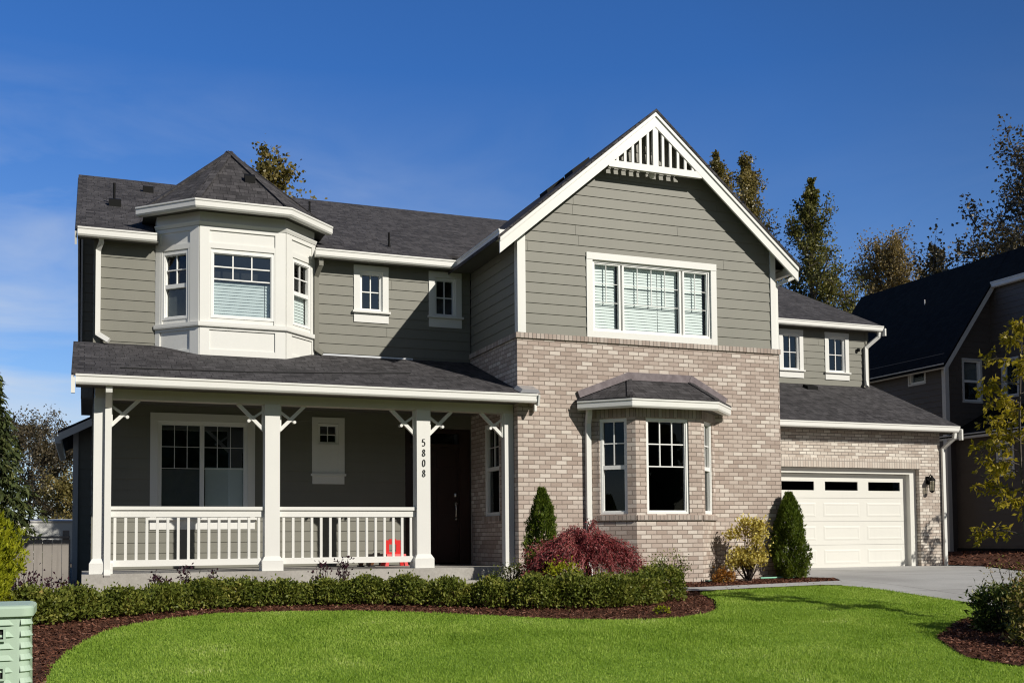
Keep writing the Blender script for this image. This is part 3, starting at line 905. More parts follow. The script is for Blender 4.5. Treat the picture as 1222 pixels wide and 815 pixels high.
# left and right eave soffits + right gutter with downspout
m = MB(); m.box(6.02, XA - .02, YG + .1, YM - .05, 5.44, 5.455); m.box(XZ + .03, 11.56, YG + .1, 22.4, 5.44, 5.455); m.build('soffit', M['soffit'], house)
gutter(house, [(11.52, 15.62, 5.47), (11.52, 22.0, 5.47)][::-1][::-1])
downspout(house, [(11.60, 15.72, 5.36), (11.60, 15.72, 5.27), (11.30, 15.83, 5.14), (11.30, 15.83, 4.02)], .07, .055)
# vents on the left slope of the gable roof
for (x, y) in ((8.25, 17.45), (7.95, 17.9)):
    v = MB(); z = gable_z(x)
    v.hexa([(x - .17, y - .17, z - .2), (x + .17, y - .17, z + .10), (x + .17, y + .17, z + .10), (x - .17, y + .17, z - .2)],
           [(x - .19, y - .17, z - .08), (x + .15, y - .17, z + .19), (x + .15, y + .17, z + .19), (x - .19, y + .17, z - .08)])
    v.build('roof_vent', M['black'], roof_g)
# gable window, three lights
a, b, c, d = GW
zm = c + (d - c) * .42
window(house, fg, a, b, c, d, [(a + .03, 8.235, c + .03, d - .03, 2, 2, zm), (8.27, 9.385, c + .03, d - .03, 4, 2, zm), (9.42, b - .03, c + .03, d - .03, 2, 2, zm)],
       casing=.105, head=.11, fw=.04, mun=.009, glass='glass', blind=[(a + .05, 8.18, c + .05, d - .06, 'slat'), (8.29, 8.965, c + .05, d - .10, 'slat'), (8.975, 9.345, c + .05, d - .10, 'slat'), (9.45, b - .10, c + .05, d - .06, 'slat')], label='wide three-light upper window with white blinds')
# side window onto the porch
a, b, c, d = SW
window(house, fs, a, b, c, d, [(a + .03, b - .03, 1.90, d - .03, 2, 2, 1.93), (a + .03, b - .03, c + .03, 1.90, 0, 0, 0)], casing=0, fw=.05, glass='glass_dark', rec=.035, mun=.012, label='tall brick-side window at the end of the porch')
m = MB(); fs.box(m, SW[0] - .06, SW[1] + .06, .0, .03, SW[2] - .09, SW[2] - .003); m.build('ledger_course', M['soldier'], house)

# ---------------- lower brick bay
B0, B1, B2, B3 = Vector((7.655, YG, 0)), Vector((8.19, 15.28, 0)), Vector((9.40, 15.28, 0)), Vector((9.985, YG, 0))
m = MB(); sm = MB(); hm = MB(); bays = []
for P, Q, side_ in ((B0, B1, 'l'), (B1, B2, 'f'), (B2, B3, 'r')):
    U = (Q - P).normalized(); N = Vector((U.y, -U.x, 0)); f = Fr(P, U, N); w = (Q - P).length
    if side_ == 'f': h = (.19, .975, 1.105, 2.65)
    else: h = (.135, .60, 1.105, 2.65) if side_ == 'l' else (.17, .64, 1.105, 2.65)
    flat_wall(m, f, [(0, -.35), (w, -.35), (w, 2.90), (0, 2.90)], [h], .11)
    f.box(sm, 0.004, w - .004, -.04, .028, 1.0, 1.086)
    f.box(hm, 0.004, w - .004, -.04, .016, 2.66, 2.80)
    bays.append((f, h, side_))
bayo = m.build('brick_bay', M['brick'], house)
sm.build('ledger_course', M['soldier'], bayo); hm.build('ledger_course', M['soldier'], bayo)
for f, h, side_ in bays:
    a, b, c, d = h
    if side_ == 'f': ss = [(a + .025, b - .025, c + .025, d - .025, 3, 2, 1.87)]
    else: ss = [(a + .025, b - .025, 1.86, d - .025, 2, 2, 1.90), (a + .025, b - .025, c + .025, 1.86, 0, 0, 0)]
    window(house, f, a, b, c, d, ss, casing=0, fw=.038, glass='glass_dark', rec=.045, mun=.018, depth=.45 if side_ != 'f' else 1.4, label={'f': 'middle window of the brick bay', 'l': 'left angled window of the brick bay', 'r': 'right angled window of the brick bay'}[side_])
m = MB()
G = [(7.42, 15.66), (7.98, 15.10), (9.55, 15.10), (10.16, 15.66)]
zT, zE = 3.33, 2.945
T = [(8.36, YG - .012, zT), (9.50, YG - .012, zT)]
E_ = [(7.36, YG - .012, zE), (7.36, 15.66, zE), (7.97, 15.03, zE), (9.57, 15.03, zE), (10.24, 15.66, zE), (10.24, YG - .012, zE)]
m.face([E_[2], E_[3], T[1], T[0]]); m.face([E_[1], E_[2], T[0]]); m.face([E_[0], E_[1], T[0]]); m.face([E_[3], E_[4], T[1]]); m.face([E_[4], E_[5], T[1]])
m.face([(p[0], p[1], p[2] - .03) for p in reversed(E_)])
for k in range(5):
    a, b = E_[k], E_[k + 1]; m.face([(a[0], a[1], a[2] - .03), (b[0], b[1], b[2] - .03), b, a])
rb = m.build('roof', M['shingle'], house)
m = MB(); m.bar((T[0][0] - .02, YG - .03, zT + .055), (T[1][0] + .02, YG - .03, zT + .055), .03, .13)
m.bar((7.42, YG - .034, zE + .09), (T[0][0], YG - .034, zT + .055), .03, .12, (0, 1, 0)) if False else m.bar((7.42, YG - .034, zE + .10), (T[0][0], YG - .034, zT + .07), .034, .115)
m.bar((10.20, YG - .034, zE + .09), (T[1][0], YG - .034, zT + .07), .034, .115)
for (e, tt) in ((E_[2], T[0]), (E_[3], T[1])):
    pass
m.build('flashing', M['lead'], rb)
m = MB()
for (e, tt) in ((E_[2], T[0]), (E_[3], T[1])):
    a, b = Vector(e), Vector(tt); m.bar(a + (b - a) * .03 + Vector((0, 0, -.012)), b + Vector((0, 0, -.012)), .09, .05)
m.build('hip_cap', M['shingle'], rb)
gutter(house, [(7.36, YG - .02, 2.915), (7.36 + .06, 15.73, 2.915), (8.04, 15.12, 2.915), (9.52, 15.12, 2.915), (10.15, 15.74, 2.915), (10.17, YG - .02, 2.915)][1:5])
m = MB(); m.face([(7.67, YG - .01, 2.79), (8.2, 15.27, 2.79), (9.4, 15.27, 2.79), (9.97, YG - .01, 2.79)]); m.face([(7.43, YG - .01, 2.80), (7.43, 15.7, 2.80), (8.03, 15.11, 2.80), (9.52, 15.11, 2.80), (10.14, 15.7, 2.80), (10.14, YG - .01, 2.80)]); m.build('soffit', M['soffit'], house)
downspout(house, [(7.56, YG - .13, 2.80), (7.56, YG - .12, 2.70), (7.575, YG - .05, 2.58), (7.575, YG - .05, .02)], .085, .065)

# ---------------- octagonal white tower bay over the porch
Q0, Q1, Q2, Q3 = Vector((1.045, YM, 0)), Vector((1.66, 17.45, 0)), Vector((3.0, 17.45, 0)), Vector((3.586, YM, 0))
zb0, zt0 = 3.45, 5.93
m = MB(); tr = MB(); bd = MB()
tf = []
for P, Q, s_ in ((Q0, Q1, 'l'), (Q1, Q2, 'f'), (Q2, Q3, 'r')):
    U = (Q - P).normalized(); N = Vector((U.y, -U.x, 0)); f = Fr(P, U, N); w = (Q - P).length
    h = {'f': (.168, 1.155, 4.245, 5.325), 'l': (.13, .635, 4.245, 5.325), 'r': (.185, .69, 4.245, 5.325)}[s_]
    flat_wall(m, f, [(0, zb0), (w, zb0), (w, zt0), (0, zt0)], [h], .06)
    eL = .148 if s_ != 'l' else .09; eR = .17 if s_ != 'r' else .10
    if s_ == 'f': eR = .166
    f.box(tr, 0.0, eL, -.01, .022, zb0, 5.70); f.box(tr, w - eR, w, -.01, .022, zb0, 5.70)
    f.box(tr, eL, w - eR, -.01, .021, 5.64, 5.70); f.box(tr, eL, w - eR, -.01, .020, 5.355, 5.44)
    f.box(tr, eL, w - eR, -.01, .021, 4.055, 4.10); f.box(tr, eL, w - eR, -.01, .020, zb0, 3.745)
    f.box(tr, eL, h[0] - .002, -.01, .019, 4.17, 5.356); f.box(tr, h[1] + .002, w - eR, -.01, .019, 4.17, 5.356)
    tf.append((f, h, s_, w))
# straight side cheeks running back into the roof
m.obox(Q0, (0, 1, 0), (-1, 0, 0), 0, .5, -.05, 0, 5.3, zt0); m.obox(Q3, (0, 1, 0), (1, 0, 0), 0, .5, -.05, 0, 5.3, zt0)
m.box(Q0.x + .05, Q3.x - .05, 18.6, 18.65, 5.5, zt0)
tow = m.build('bay_wall', M['trim'], house)
tr.build('panel_trim', M['trim'], tow)
path = [Q0, Q1, Q2, Q3]
m = MB()
off = lambda z: [(p.x, p.y, z) for p in path]
m.sweep([(-.01, -.07), (.055, -.07), (.06, -.05), (.06, 0), (-.01, .012)], off(4.17))
m.build('sill_band', M['trim'], tow)
m = MB(); m.sweep([(-.01, -.06), (.03, -.06), (.055, -.012), (.055, 0), (-.01, 0)], off(5.765)); m.build('crown_band', M['trim'], tow)
for f, h, s_, w in tf:
    a, b, c, d = h
    if s_ == 'f':
        window(house, f, a, b, c, d, [(a + .02, b - .02, c + .02, d - .02, 3, 2, 4.875)], casing=.0, fw=.04, rec=.01, glass='glass_blue', mun=.02, depth=.3, blind=[(a + .05, b - .14, c + .05, 4.80, 'slat'), (b - .13, b - .05, c + .05, 4.80, 'slat')], label='front window of the white bay with blind half drawn')
    else:
        window(house, f, a, b, c, d, [(a + .02, b - .02, 4.78, d - .02, 2, 2, 4.81), (a + .02, b - .02, c + .02, 4.78, 0, 0, 0)], casing=.0, fw=.038, rec=.01, glass='glass', mun=.018, depth=.22,
               blind=[(a + .05, b - .05, c + .05, 4.75, 'screen' if s_ == 'l' else 'slat')], label='left angled window of the white bay' if s_ == 'l' else 'right angled window of the white bay')
# roof
ap = (2.29, 18.95, 7.46); zE = 6.03
oc = [(x, y, zE) for x, y in ((3.76, 17.90), (3.76, 20.02), (3.03, 20.75), (1.57, 20.75), (.86, 20.02), (.86, 17.90), (1.57, 17.18), (3.03, 17.18))]
m = MB()
for k in range(8): m.face([oc[k], oc[(k + 1) % 8], ap])
m.face([(x, y, z - .03) for x, y, z in reversed(oc)])
for k in range(8):
    a, b = oc[k], oc[(k + 1) % 8]; m.face([(a[0], a[1], zE - .03), (b[0], b[1], zE - .03), b, a])
rt_ = m.build('roof', M['shingle'], house)
m = MB()
for k in (5, 6, 7, 0): 
    a, b = Vector(oc[k]), Vector(ap); m.bar(a + (b - a) * .02 + Vector((0, 0, -.012)), b + Vector((0, 0, -.012)), .13, .05)
m.build('hip_cap', M['shingle'], rt_)
box_vent(2.50, 17.95, 6.03 + (17.95 - 17.17) * .80, .17, .10, .11, .8, rt_)
gutter(house, [(.80, 18.02, 6.03), (1.605, 17.225, 6.03), (2.995, 17.225, 6.03), (3.80, 18.02, 6.03)])
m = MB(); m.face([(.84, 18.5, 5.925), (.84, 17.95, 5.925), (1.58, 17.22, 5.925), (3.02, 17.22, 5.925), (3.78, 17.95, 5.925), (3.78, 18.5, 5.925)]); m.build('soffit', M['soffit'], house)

# ---------------- garage and right wing
YQ = 19.85
fq = Fr((0, YQ, 0), (1, 0, 0), FRONT)
m = MB(); GO = (12.96, 18.06, -.35, 2.26)
flat_wall(m, fq, [(XB, -.35), (18.69, -.35), (18.69, 3.12), (XB, 3.12)], [(GO[0], GO[1], GO[2], GO[3])], .17)
fq2 = Fr((18.69, YQ, 0), (0, 1, 0), RIGHT)
flat_wall(m, fq2, [(0, -.35), (8.3, -.35), (8.3, 3.1), (0, 3.1)])
m.build('brick_wall', M['palebrick'], house)
m = MB(); fq.box(m, GO[0] - .1, GO[1] + .03, -.02, .012, 2.262, 2.47); m.build('soldier_course', M['palesoldier'], house)
m = MB()
y = YQ + .12
m.box(17.88, 18.055, y, y + .16, -.02, 2.255); m.box(12.965, 13.0, y, y + .16, -.02, 2.255); m.box(13.0, 17.88, y, y + .16, 2.14, 2.255)
m.build('garage_door_frame', M['garage'], house)
m = MB(); y = YQ + .26
pw = (17.85 - 13.0) / 4; rows = [(-.01, .52), (.525, 1.05), (1.055, 1.58), (1.585, 2.13)]
holes = []
for k in range(4): holes.append((13.0 + k * pw + .165, 13.0 + (k + 1) * pw - .135, 1.755, 1.955))
fd = Fr((0, y, 0), (1, 0, 0), FRONT)
for i, (z0, z1) in enumerate(rows):
    flat_wall(m, fd, [(13.0, z0), (17.9, z0), (17.9, z1), (13.0, z1)], holes if i == 3 else [], .03)
    fd.box(m, 13.0, 17.9, -.05, -.02, z1 - .001, z1 + .006)
gd = m.build('garage_door', M['garage'], house)
for i, (z0, z1) in enumerate(rows[:3]):
    for k in range(4):
        x0, x1 = 13.0 + k * pw + .10, 13.0 + (k + 1) * pw - .10
        q = MB(); e = .035; zz0, zz1 = z0 + .10, z1 - .10
        O_ = [(x0, zz0), (x1, zz0), (x1, zz1), (x0, zz1)]; I_ = [(x0 + e, zz0 + e), (x1 - e, zz0 + e), (x1 - e, zz1 - e), (x0 + e, zz1 - e)]
        I2 = [(x0 + 2 * e, zz0 + 2 * e), (x1 - 2 * e, zz0 + 2 * e), (x1 - 2 * e, zz1 - 2 * e), (x0 + 2 * e, zz1 - 2 * e)]
        for j in range(4):
            jj = (j + 1) % 4
            fd.quad(q, [(*O_[j], .001), (*O_[jj], .001), (*I_[jj], .007), (*I_[j], .007)]); fd.quad(q, [(*I_[j], .007), (*I_[jj], .007), (*I2[jj], .003), (*I2[j], .003)])
        fd.quad(q, [(*p, .003) for p in I2]); q.build('door_panel', M['garage'], gd)
for a, b, c, d in holes:
    q = MB(); fd.quad(q, [(a, c, -.02), (b, c, -.02), (b, d, -.02), (a, d, -.02)]); q.build('pane', M['glass_dark'], gd)
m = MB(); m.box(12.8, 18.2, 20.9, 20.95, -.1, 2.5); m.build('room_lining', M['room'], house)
def gar_z(y): return 3.24 + .45 * (y - 19.45)
m = MB(); m.slab([(XB - .02, 19.49, gar_z(19.49)), (18.96, 19.49, gar_z(19.49)), (18.96, 22.6, gar_z(22.6)), (XB - .02, 22.6, gar_z(22.6))], .045); rg = m.build('roof', M['shingle'], house)
box_vent(16.63, 21.93, gar_z(21.93), .30, .2, .08, .45, rg)
gutter(house, [(XB + .01, 19.56, 3.24), (18.93, 19.56, 3.24)])
m = MB(); m.bar((18.945, 19.44, gar_z(19.44) - .16), (18.945, 24.5, gar_z(24.5) - .16), .03, .20); m.box(18.935, 18.975, 19.40, 19.50, 2.92, 3.17); m.build('barge_board', M['trim'], house)
m = MB(); m.box(XB, 18.93, 19.56, YQ - .01, 3.115, 3.128); m.box(18.70, 18.93, 19.56, 24, 3.09, 3.105); m.build('soffit', M['soffit'], house)
downspout(house, [(18.85, 19.52, 3.10), (18.85, 19.54, 2.98), (18.735, YQ - .05, 2.74), (18.735, YQ - .05, .02)], .075, .06)
# wall lantern
lx, ly, lz = 18.30, YQ - .14, 1.93
m = MB(); m.box(lx - .05, lx + .05, YQ - .03, YQ - .002, lz - .02, lz + .16); m.tube([(lx, YQ - .02, lz + .1), (lx, YQ - .10, lz + .20), (lx, ly, lz + .16)], .012, 6)
m.lathe((lx, ly, lz + .05), [(.085, 0), (.075, .03), (.03, .09), (.012, .13)], 8); m.lathe((lx, ly, lz - .2), [(.012, -.03), (.05, 0), (.055, .02)], 8)
for k in range(6):
    a = k * math.pi / 3; m.bar((lx + .055 * math.cos(a), ly + .055 * math.sin(a), lz - .19), (lx + .075 * math.cos(a), ly + .075 * math.sin(a), lz + .05), .008, .008)
lan = m.build('wall_lantern', M['black'], house)
m = MB(); m.lathe((lx, ly, lz - .18), [(.048, 0), (.068, .22)], 12); m.build('lantern_glass', M['lampglass'], lan)
# upper wall of the right wing
YU = 22.3
fu = Fr((0, YU, 0), (1, 0, 0), FRONT)
V1 = (16.06, 16.625, 4.905, 5.79); V2 = (17.45, 18.04, 4.905, 5.79)
V1 = (16.09, 16.60, 4.86, 5.765); V2 = (17.47, 18.00, 4.86, 5.765)
m = MB(); lap_wall(m, fu, [(XZ, 4.3), (18.70, 4.3), (18.70, 6.0), (XZ, 6.0)], [V1, V2], zref=4.52)
fu2 = Fr((18.70, YU, 0), (0, 1, 0), RIGHT)
lap_wall(m, fu2, [(0, 3.0), (6.0, 3.0), (6.0, 6.0), (3.9, 7.95), (0, 6.0)], zref=4.52)
m.build('siding_wall', M['siding'], house)
m = MB(); m.box(18.63, 18.722, YU - .03, YU + .09, 4.4, 5.95); m.build('corner_board', M['siding'], house)
for (a, b, c, d), ln in ((V1, 'left small window above the garage'), (V2, 'right small window above the garage')):
    window(house, fu, a, b, c, d, [(a + .02, b - .02, c + .02, d - .02, 2, 2, c + .05)], casing=.105, sillw=.07, apron=.16, glass='glass_blue', fw=.035, label=ln)
def up_z(y): return 6.045 + .46 * (y - 21.95) if y < 26.5 else 6.045 + .46 * (26.5 - 21.95) - .46 * (y - 26.5)
m = MB(); m.slab([(XZ, 21.99, up_z(21.99)), (18.97, 21.99, up_z(21.99)), (18.97, 26.5, up_z(26.5)), (XZ, 26.5, up_z(26.5))], .045)
m.slab([(18.97, 29.5, up_z(29.5)), (XZ, 29.5, up_z(29.5)), (XZ, 26.5, up_z(26.5)), (18.97, 26.5, up_z(26.5))], .045); m.build('roof', M['shingle'], house)
gutter(house, [(XZ + .25, 22.06, 6.055), (18.95, 22.06, 6.055)])
m = MB(); m.bar((18.955, 21.95, up_z(21.95) - .15), (18.955, 26.5, up_z(26.5) - .15), .03, .19); m.box(18.945, 18.985, 21.90, 22.0, 5.80, 5.99); m.build('barge_board', M['trim'], house)
m = MB(); m.box(XZ, 18.94, 22.06, YU - .02, 5.935, 5.95); m.build('soffit', M['soffit'], house)
downspout(house, [(18.87, 22.02, 5.93), (18.87, 22.04, 5.80), (18.60, YU - .07, 5.52), (18.60, YU - .07, 4.66), (18.52, YU - .18, 4.52)], .085, .065)
m = MB(); m.lathe((18.38, YU - .06, 5.42), [(.03, 0), (.045, .03), (.03, .09)], 10); m.build('flood_light', M['black'], house)
# ================================================================== GROUND
def smooth(t): t = min(1, max(0, t)); return t * t * (3 - 2 * t)
def gz(x, y):
    d = 14.5 - y
    z = -.068 * (d if d > 1.5 else (0 if d < -1.5 else (d + 1.5) ** 2 / 6.0))
    if d > 14: z = -.068 * 14 - .02 * min(d - 14, 12)
    z += .25 * smooth((x - 18.9) / 2.4) * smooth((y - 13) / 4)
    z += .10 * smooth((-.6 - x) / 1.0) * smooth((y - 13.5) / 2) * smooth((19 - y) / 2)
    return z
def sheet(name, poly, off, res, m, bumpy=0.0, kind='structure', holes=()):
    pts = []; n = len(poly)
    for i in range(n):
        a, b = Vector(poly[i]), Vector(poly[(i + 1) % n]); k = max(1, int((b - a).length / res))
        pts += [a + (b - a) * j / k for j in range(k)]
    ring = list(range(len(pts)))
    xs = [p[0] for p in poly]; ys = [p[1] for p in poly]
    def inside(x, y):
        c = False; j = n - 1
        for i in range(n):
            if (poly[i][1] > y) != (poly[j][1] > y) and x < (poly[j][0] - poly[i][0]) * (y - poly[i][1]) / (poly[j][1] - poly[i][1]) + poly[i][0]: c = not c
            j = i
        return c
    y = min(ys) + res / 2
    while y < max(ys):
        x = min(xs) + res / 2
        while x < max(xs):
            if inside(x, y): pts.append(Vector((x, y)))
            x += res
        y += res
    edges = [(i, (i + 1) % len(ring)) for i in ring]
    vo, eo, fo, _, _, _ = delaunay_2d_cdt([Vector((p[0], p[1])) for p in pts], edges, [], 1, 1e-5)
    me = bpy.data.meshes.new(name)
    me.from_pydata([(v.x, v.y, gz(v.x, v.y) + off + (random.uniform(-1, 1) * bumpy if bumpy else 0)) for v in vo], [], [tuple(f) for f in fo])
    me.materials.append(m); me.polygons.foreach_set('use_smooth', [True] * len(me.polygons)); me.update()
    o = link(bpy.data.objects.new(name, me)); o['kind'] = kind
    return o, inside

M['soil'] = speckle('dry_soil', [(.3, (.07, .058, .04)), (.7, (.13, .11, .08))], 6, .95, .4, .03, .4, .2)
M['mulch'] = speckle('bark_mulch_bed', [(.28, (.035, .014, .008)), (.5, (.095, .040, .024)), (.72, (.17, .078, .050))], 34, .95, .9, .03)
M['lawnbase'] = speckle('lawn_soil_green', [(.3, (.12, .21, .02)), (.7, (.20, .32, .035))], 30, .9, .4, .02, .3, .9)

# terrain to the horizon
gx = sorted(set([round(-14 + .5 * i, 3) for i in range(88)] + [-1200, -600, -300, -150, -80, -50, -30, -20, 32, 40, 60, 90, 150, 300, 600, 1200]))
gy = sorted(set([round(-2 + .5 * i, 3) for i in range(72)] + [-300, -150, -80, -40, -20, -10, -5, 36, 40, 50, 70, 100, 150, 300, 600, 1500]))
v = [(x, y, gz(x, y) - .05) for y in gy for x in gx]; nx = len(gx)
f = [(j * nx + i, j * nx + i + 1, (j + 1) * nx + i + 1, (j + 1) * nx + i) for j in range(len(gy) - 1) for i in range(nx - 1)]
me = bpy.data.meshes.new('ground'); me.from_pydata(v, [], f); me.materials.append(M['soil']); me.polygons.foreach_set('use_smooth', [True] * len(f)); me.update()
link(bpy.data.objects.new('ground', me))['kind'] = 'structure'

LAWN = [(-.35, 3.0), (-.30, 8.6), (-.22, 10.1), (0.02, 11.25), (.22, 11.85), (.51, 12.27), (.95, 12.65), (1.45, 12.92), (2.2, 12.92), (2.99, 12.76), (3.8, 12.35), (4.58, 11.88), (5.1, 11.48),
        (5.6, 11.27), (6.1, 11.16), (6.6, 11.22), (7.1, 11.46), (7.46, 11.80), (7.80, 12.35), (8.0, 12.75), (8.12, 13.25), (8.30, 13.56), (9.35, 13.74), (10.7, 13.90), (11.0, 13.75), (11.17, 13.36), (11.22, 12.34), (11.28, 11.6), (11.3, 9.0), (11.3, 3.0)]
BED = [(8.43, 9.07), (8.08, 8.5), (7.82, 8.04), (7.88, 7.55), (8.3, 7.1), (9.2, 6.9), (10.2, 7.3), (10.85, 8.2), (10.9, 9.3), (10.5, 10.0), (9.9, 10.15), (9.35, 9.8), (8.8, 9.35)]
lawn, in_lawn = sheet('lawn', LAWN, .004, .22, M['lawnbase'])
DRIVE = [(11.22, 2.0), (11.25, 11.6), (11.19, 12.34), (11.14, 13.36), (10.98, 13.80), (11.6, 14.6), (12.05, 15.35), (11.75, 15.83), (11.75, 19.0), (12.9, 19.80), (12.97, 19.86), (12.97, 20.2), (18.05, 20.2), (18.05, 19.86), (18.7, 19.80), (18.95, 19.0), (17.9, 17.4), (16.6, 15.4), (15.6, 13.2), (15.2, 11), (15.2, 2.0)]
sheet('driveway', DRIVE, .012, .4, M['drive'])
sheet('path', [(6.45, 14.75), (6.45, 14.15), (7.6, 13.85), (8.3, 13.60), (9.35, 13.78), (10.7, 13.94), (11.0, 13.81), (11.55, 14.55), (10.6, 14.42), (9.3, 14.22), (8.5, 14.10), (7.8, 14.45), (7.0, 14.9)], .020, .3, M['drive'])
MB1 = [(-5, 6.0), (-.28, 6.0), (-.30, 8.7), (-.2, 10.2), (.2, 11.8), (1.45, 12.85), (3, 12.7), (4.6, 11.8), (6.1, 11.1), (7.3, 11.6), (7.95, 12.7), (8.3, 13.5), (9.3, 13.7), (10.8, 13.85), (11.6, 14.6), (12.05, 15.3), (11.8, 15.78), (-5, 15.82)]
mb, in_m1 = sheet('mulch_bed', MB1, -.012, .12, M['mulch'], .010)
mb2, in_m2 = sheet('mulch_bed', BED, .016, .10, M['mulch'], .010)
MB3 = [(18.97, 19.0), (18.0, 17.4), (16.7, 15.4), (15.7, 13.2), (15.3, 11.0), (40, 11.0), (40, 24), (18.97, 24)]
mb3, in_m3 = sheet('mulch_bed', MB3, .02, .45, M['mulch'], .012)

def scatter(n, box, test, dens_near=None):
    out = []
    while len(out) < n:
        P = RNG.uniform((box[0], box[2]), (box[1], box[3]), (n, 2))
        out += [p for p in P if test(p[0], p[1])]
    return np.array(out[:n])
gzv = np.vectorize(gz)
def chips(name, n, box, test, off, m, lab=None, size=(.014, .050)):
    P = scatter(n, box, test); z = gzv(P[:, 0], P[:, 1]) + off
    C = np.column_stack([P, z + RNG.uniform(.004, .022, n)])
    a = RNG.uniform(0, 2 * np.pi, n); L = RNG.uniform(*size, n) / 2; w = L * RNG.uniform(.18, .5, n); ti = RNG.normal(0, .35, n); tj = RNG.normal(0, .45, n)
    A = np.column_stack([np.cos(a) * np.cos(ti), np.sin(a) * np.cos(ti), np.sin(ti)]) * L[:, None]
    B = np.column_stack([-np.sin(a) * np.cos(tj), np.cos(a) * np.cos(tj), np.sin(tj)]) * w[:, None]
    o = quads(name, np.stack([C - A - B * .6, C + A * .9 - B, C + A + B * .7, C - A * .8 + B], 1), m)
    o['kind'] = 'stuff'; return o
M['chip'] = leaf_mat('bark_chips', [(0, (.035, .014, .008)), (.35, (.10, .040, .024)), (.7, (.17, .073, .046)), (.9, (.25, .125, .085)), (1, (.38, .24, .18))], 0.0, .85, clump=.15, spec=.1)
chips('mulch_chips', 60000, (-3, 12.1, 7.0, 15.8), lambda x, y: in_m1(x, y) and not in_lawn(x, y) and (y < 14 or x > 8), -.008, M['chip'])
chips('mulch_chips', 16000, (7.7, 11, 6.8, 10.3), in_m2, .02, M['chip'])
chips('mulch_chips', 9000, (15.2, 25, 11, 22), lambda x, y: in_m3(x, y) and x < 26, .02, M['chip'], size=(.04, .12))

# grass blades
M['grass'] = leaf_mat('grass_blades', [(0, (.155, .26, .026)), (.35, (.265, .40, .050)), (.7, (.385, .52, .095)), (.90, (.50, .60, .16)), (1, (.68, .70, .38))], .45, .5, (1, 1, .5), clump=.5, cscale=1.1, spec=.2)  # palest ramp end paints scattered blades as glints
def grass():
    N = 430000
    x = RNG.uniform(-.45, 11.35, N * 3); y = 5.2 + (14.0 - 5.2) * RNG.uniform(0, 1, N * 3) ** 1.15
    ok = np.array([in_lawn(a, b) for a, b in zip(x[:N * 2], y[:N * 2])]); x, y = x[:N * 2][ok], y[:N * 2][ok]
    bed = np.array([in_m2(a, b) for a, b in zip(x, y)]); x, y = x[~bed][:N], y[~bed][:N]
    n = len(x)
    # ragged edge: jitter the outermost blades
    x = x + RNG.normal(0, .018, n); y = y + RNG.normal(0, .018, n)
    patch = np.sin(x * 1.7 + 1.3 * np.sin(y * 1.1)) * np.sin(y * 2.1 + .8 * np.cos(x * 1.9)) 
    h = RNG.uniform(.015, .032, n) * (1 + .22 * patch); h[RNG.random(n) < .03] *= 1.45
    z = gzv(x, y); a = RNG.uniform(0, 2 * np.pi, n); la = RNG.uniform(0, 2 * np.pi, n); ln = np.abs(RNG.normal(0, .55, n))
    w = RNG.uniform(.0020, .0038, n) * (1 + (y - 5) * .06)
    base = np.column_stack([x, y, z]); sd_ = np.column_stack([np.cos(a), np.sin(a), np.zeros(n)]) * w[:, None]
    lean = np.column_stack([np.cos(la) * np.sin(ln), np.sin(la) * np.sin(ln), np.cos(ln)])
    mid = base + lean * (h * .55)[:, None] * np.array([.6, .6, 1.05]); tip = base + lean * h[:, None]
    Q = np.stack([base - sd_, base + sd_, mid + sd_ * .8, tip, mid - sd_ * .8], 1)
    o = quads('grass', Q, M['grass']); o['kind'] = 'stuff'
grass()

# ================================================================== NEIGHBOUR'S HOUSE
nb = thing('neighbour_house', (24, 23, .25), 'dark brown neighbouring house in shade with steep black roof, right of the garage', 'house')
NX, NY, NW_ = 21.98, 23.07, 23.65
m = MB()
f1 = Fr((NX, 30.0, 0), (0, -1, 0), LEFT); lap_wall(m, f1, [(0, .2), (30 - NY, .2), (30 - NY, 5.72), (0, 5.72)], [(5.57, 6.17, 5.02, 5.60)], zref=.25)
f2 = Fr((0, NY, 0), (1, 0, 0), FRONT); lap_wall(m, f2, [(NX, .2), (NW_, .2), (NW_, 7.85), (NX, 5.70)], [(22.62, 23.24, 4.42, 5.56)], zref=.25)
f3 = Fr((NW_, NY, 0), (0, -1, 0), LEFT); lap_wall(m, f3, [(0, .2), (6.5, .2), (6.5, 7.75), (0, 7.75)], [(.42, .92, 4.52, 5.52)], zref=.25)
f4 = Fr((22.28, 26.0, 0), (0, -1, 0), LEFT); lap_wall(m, f4, [(0, .2), (8.0, .2), (8.0, 3.45), (0, 3.45)], [(4.42, 4.90, 2.28, 3.12)], zref=.25)
f5 = Fr((0, 18.0, 0), (1, 0, 0), FRONT); lap_wall(m, f5, [(22.28, .2), (29, .2), (29, 3.4), (22.28, 3.4)], zref=.25)
f6 = Fr((0, 16.57, 0), (1, 0, 0), FRONT); lap_wall(m, f6, [(NW_, 3.2), (29, 3.2), (29, 8), (NW_, 8)], zref=.25)
f7 = Fr((29, 16.57, 0), (0, 1, 0), RIGHT); lap_wall(m, f7, [(0, .2), (13.4, .2), (13.4, 8), (0, 8)], zref=.25)
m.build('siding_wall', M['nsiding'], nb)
m = MB(); m.box(NX - .03, NX + .10, NY - .035, NY + .10, .2, 5.62); m.box(NW_ - .04, NW_ - .002, 16.53, 16.63, 3.3, 7.9); m.build('corner_board', M['ntrim'], nb)
rz = lambda x: 5.71 + 1.34 * (x - 21.98)
m = MB()
m.slab([(21.72, NY - .25, rz(21.72)), (24.22, NY - .25, rz(24.22)), (24.22, 29.1, rz(24.22)), (21.72, 29.1, rz(21.72))], .08)
m.slab([(23.48, 16.2, rz(23.48)), (24.22, 16.2, rz(24.22)), (24.22, NY - .2, rz(24.22)), (23.48, NY - .2, rz(23.48))], .08)
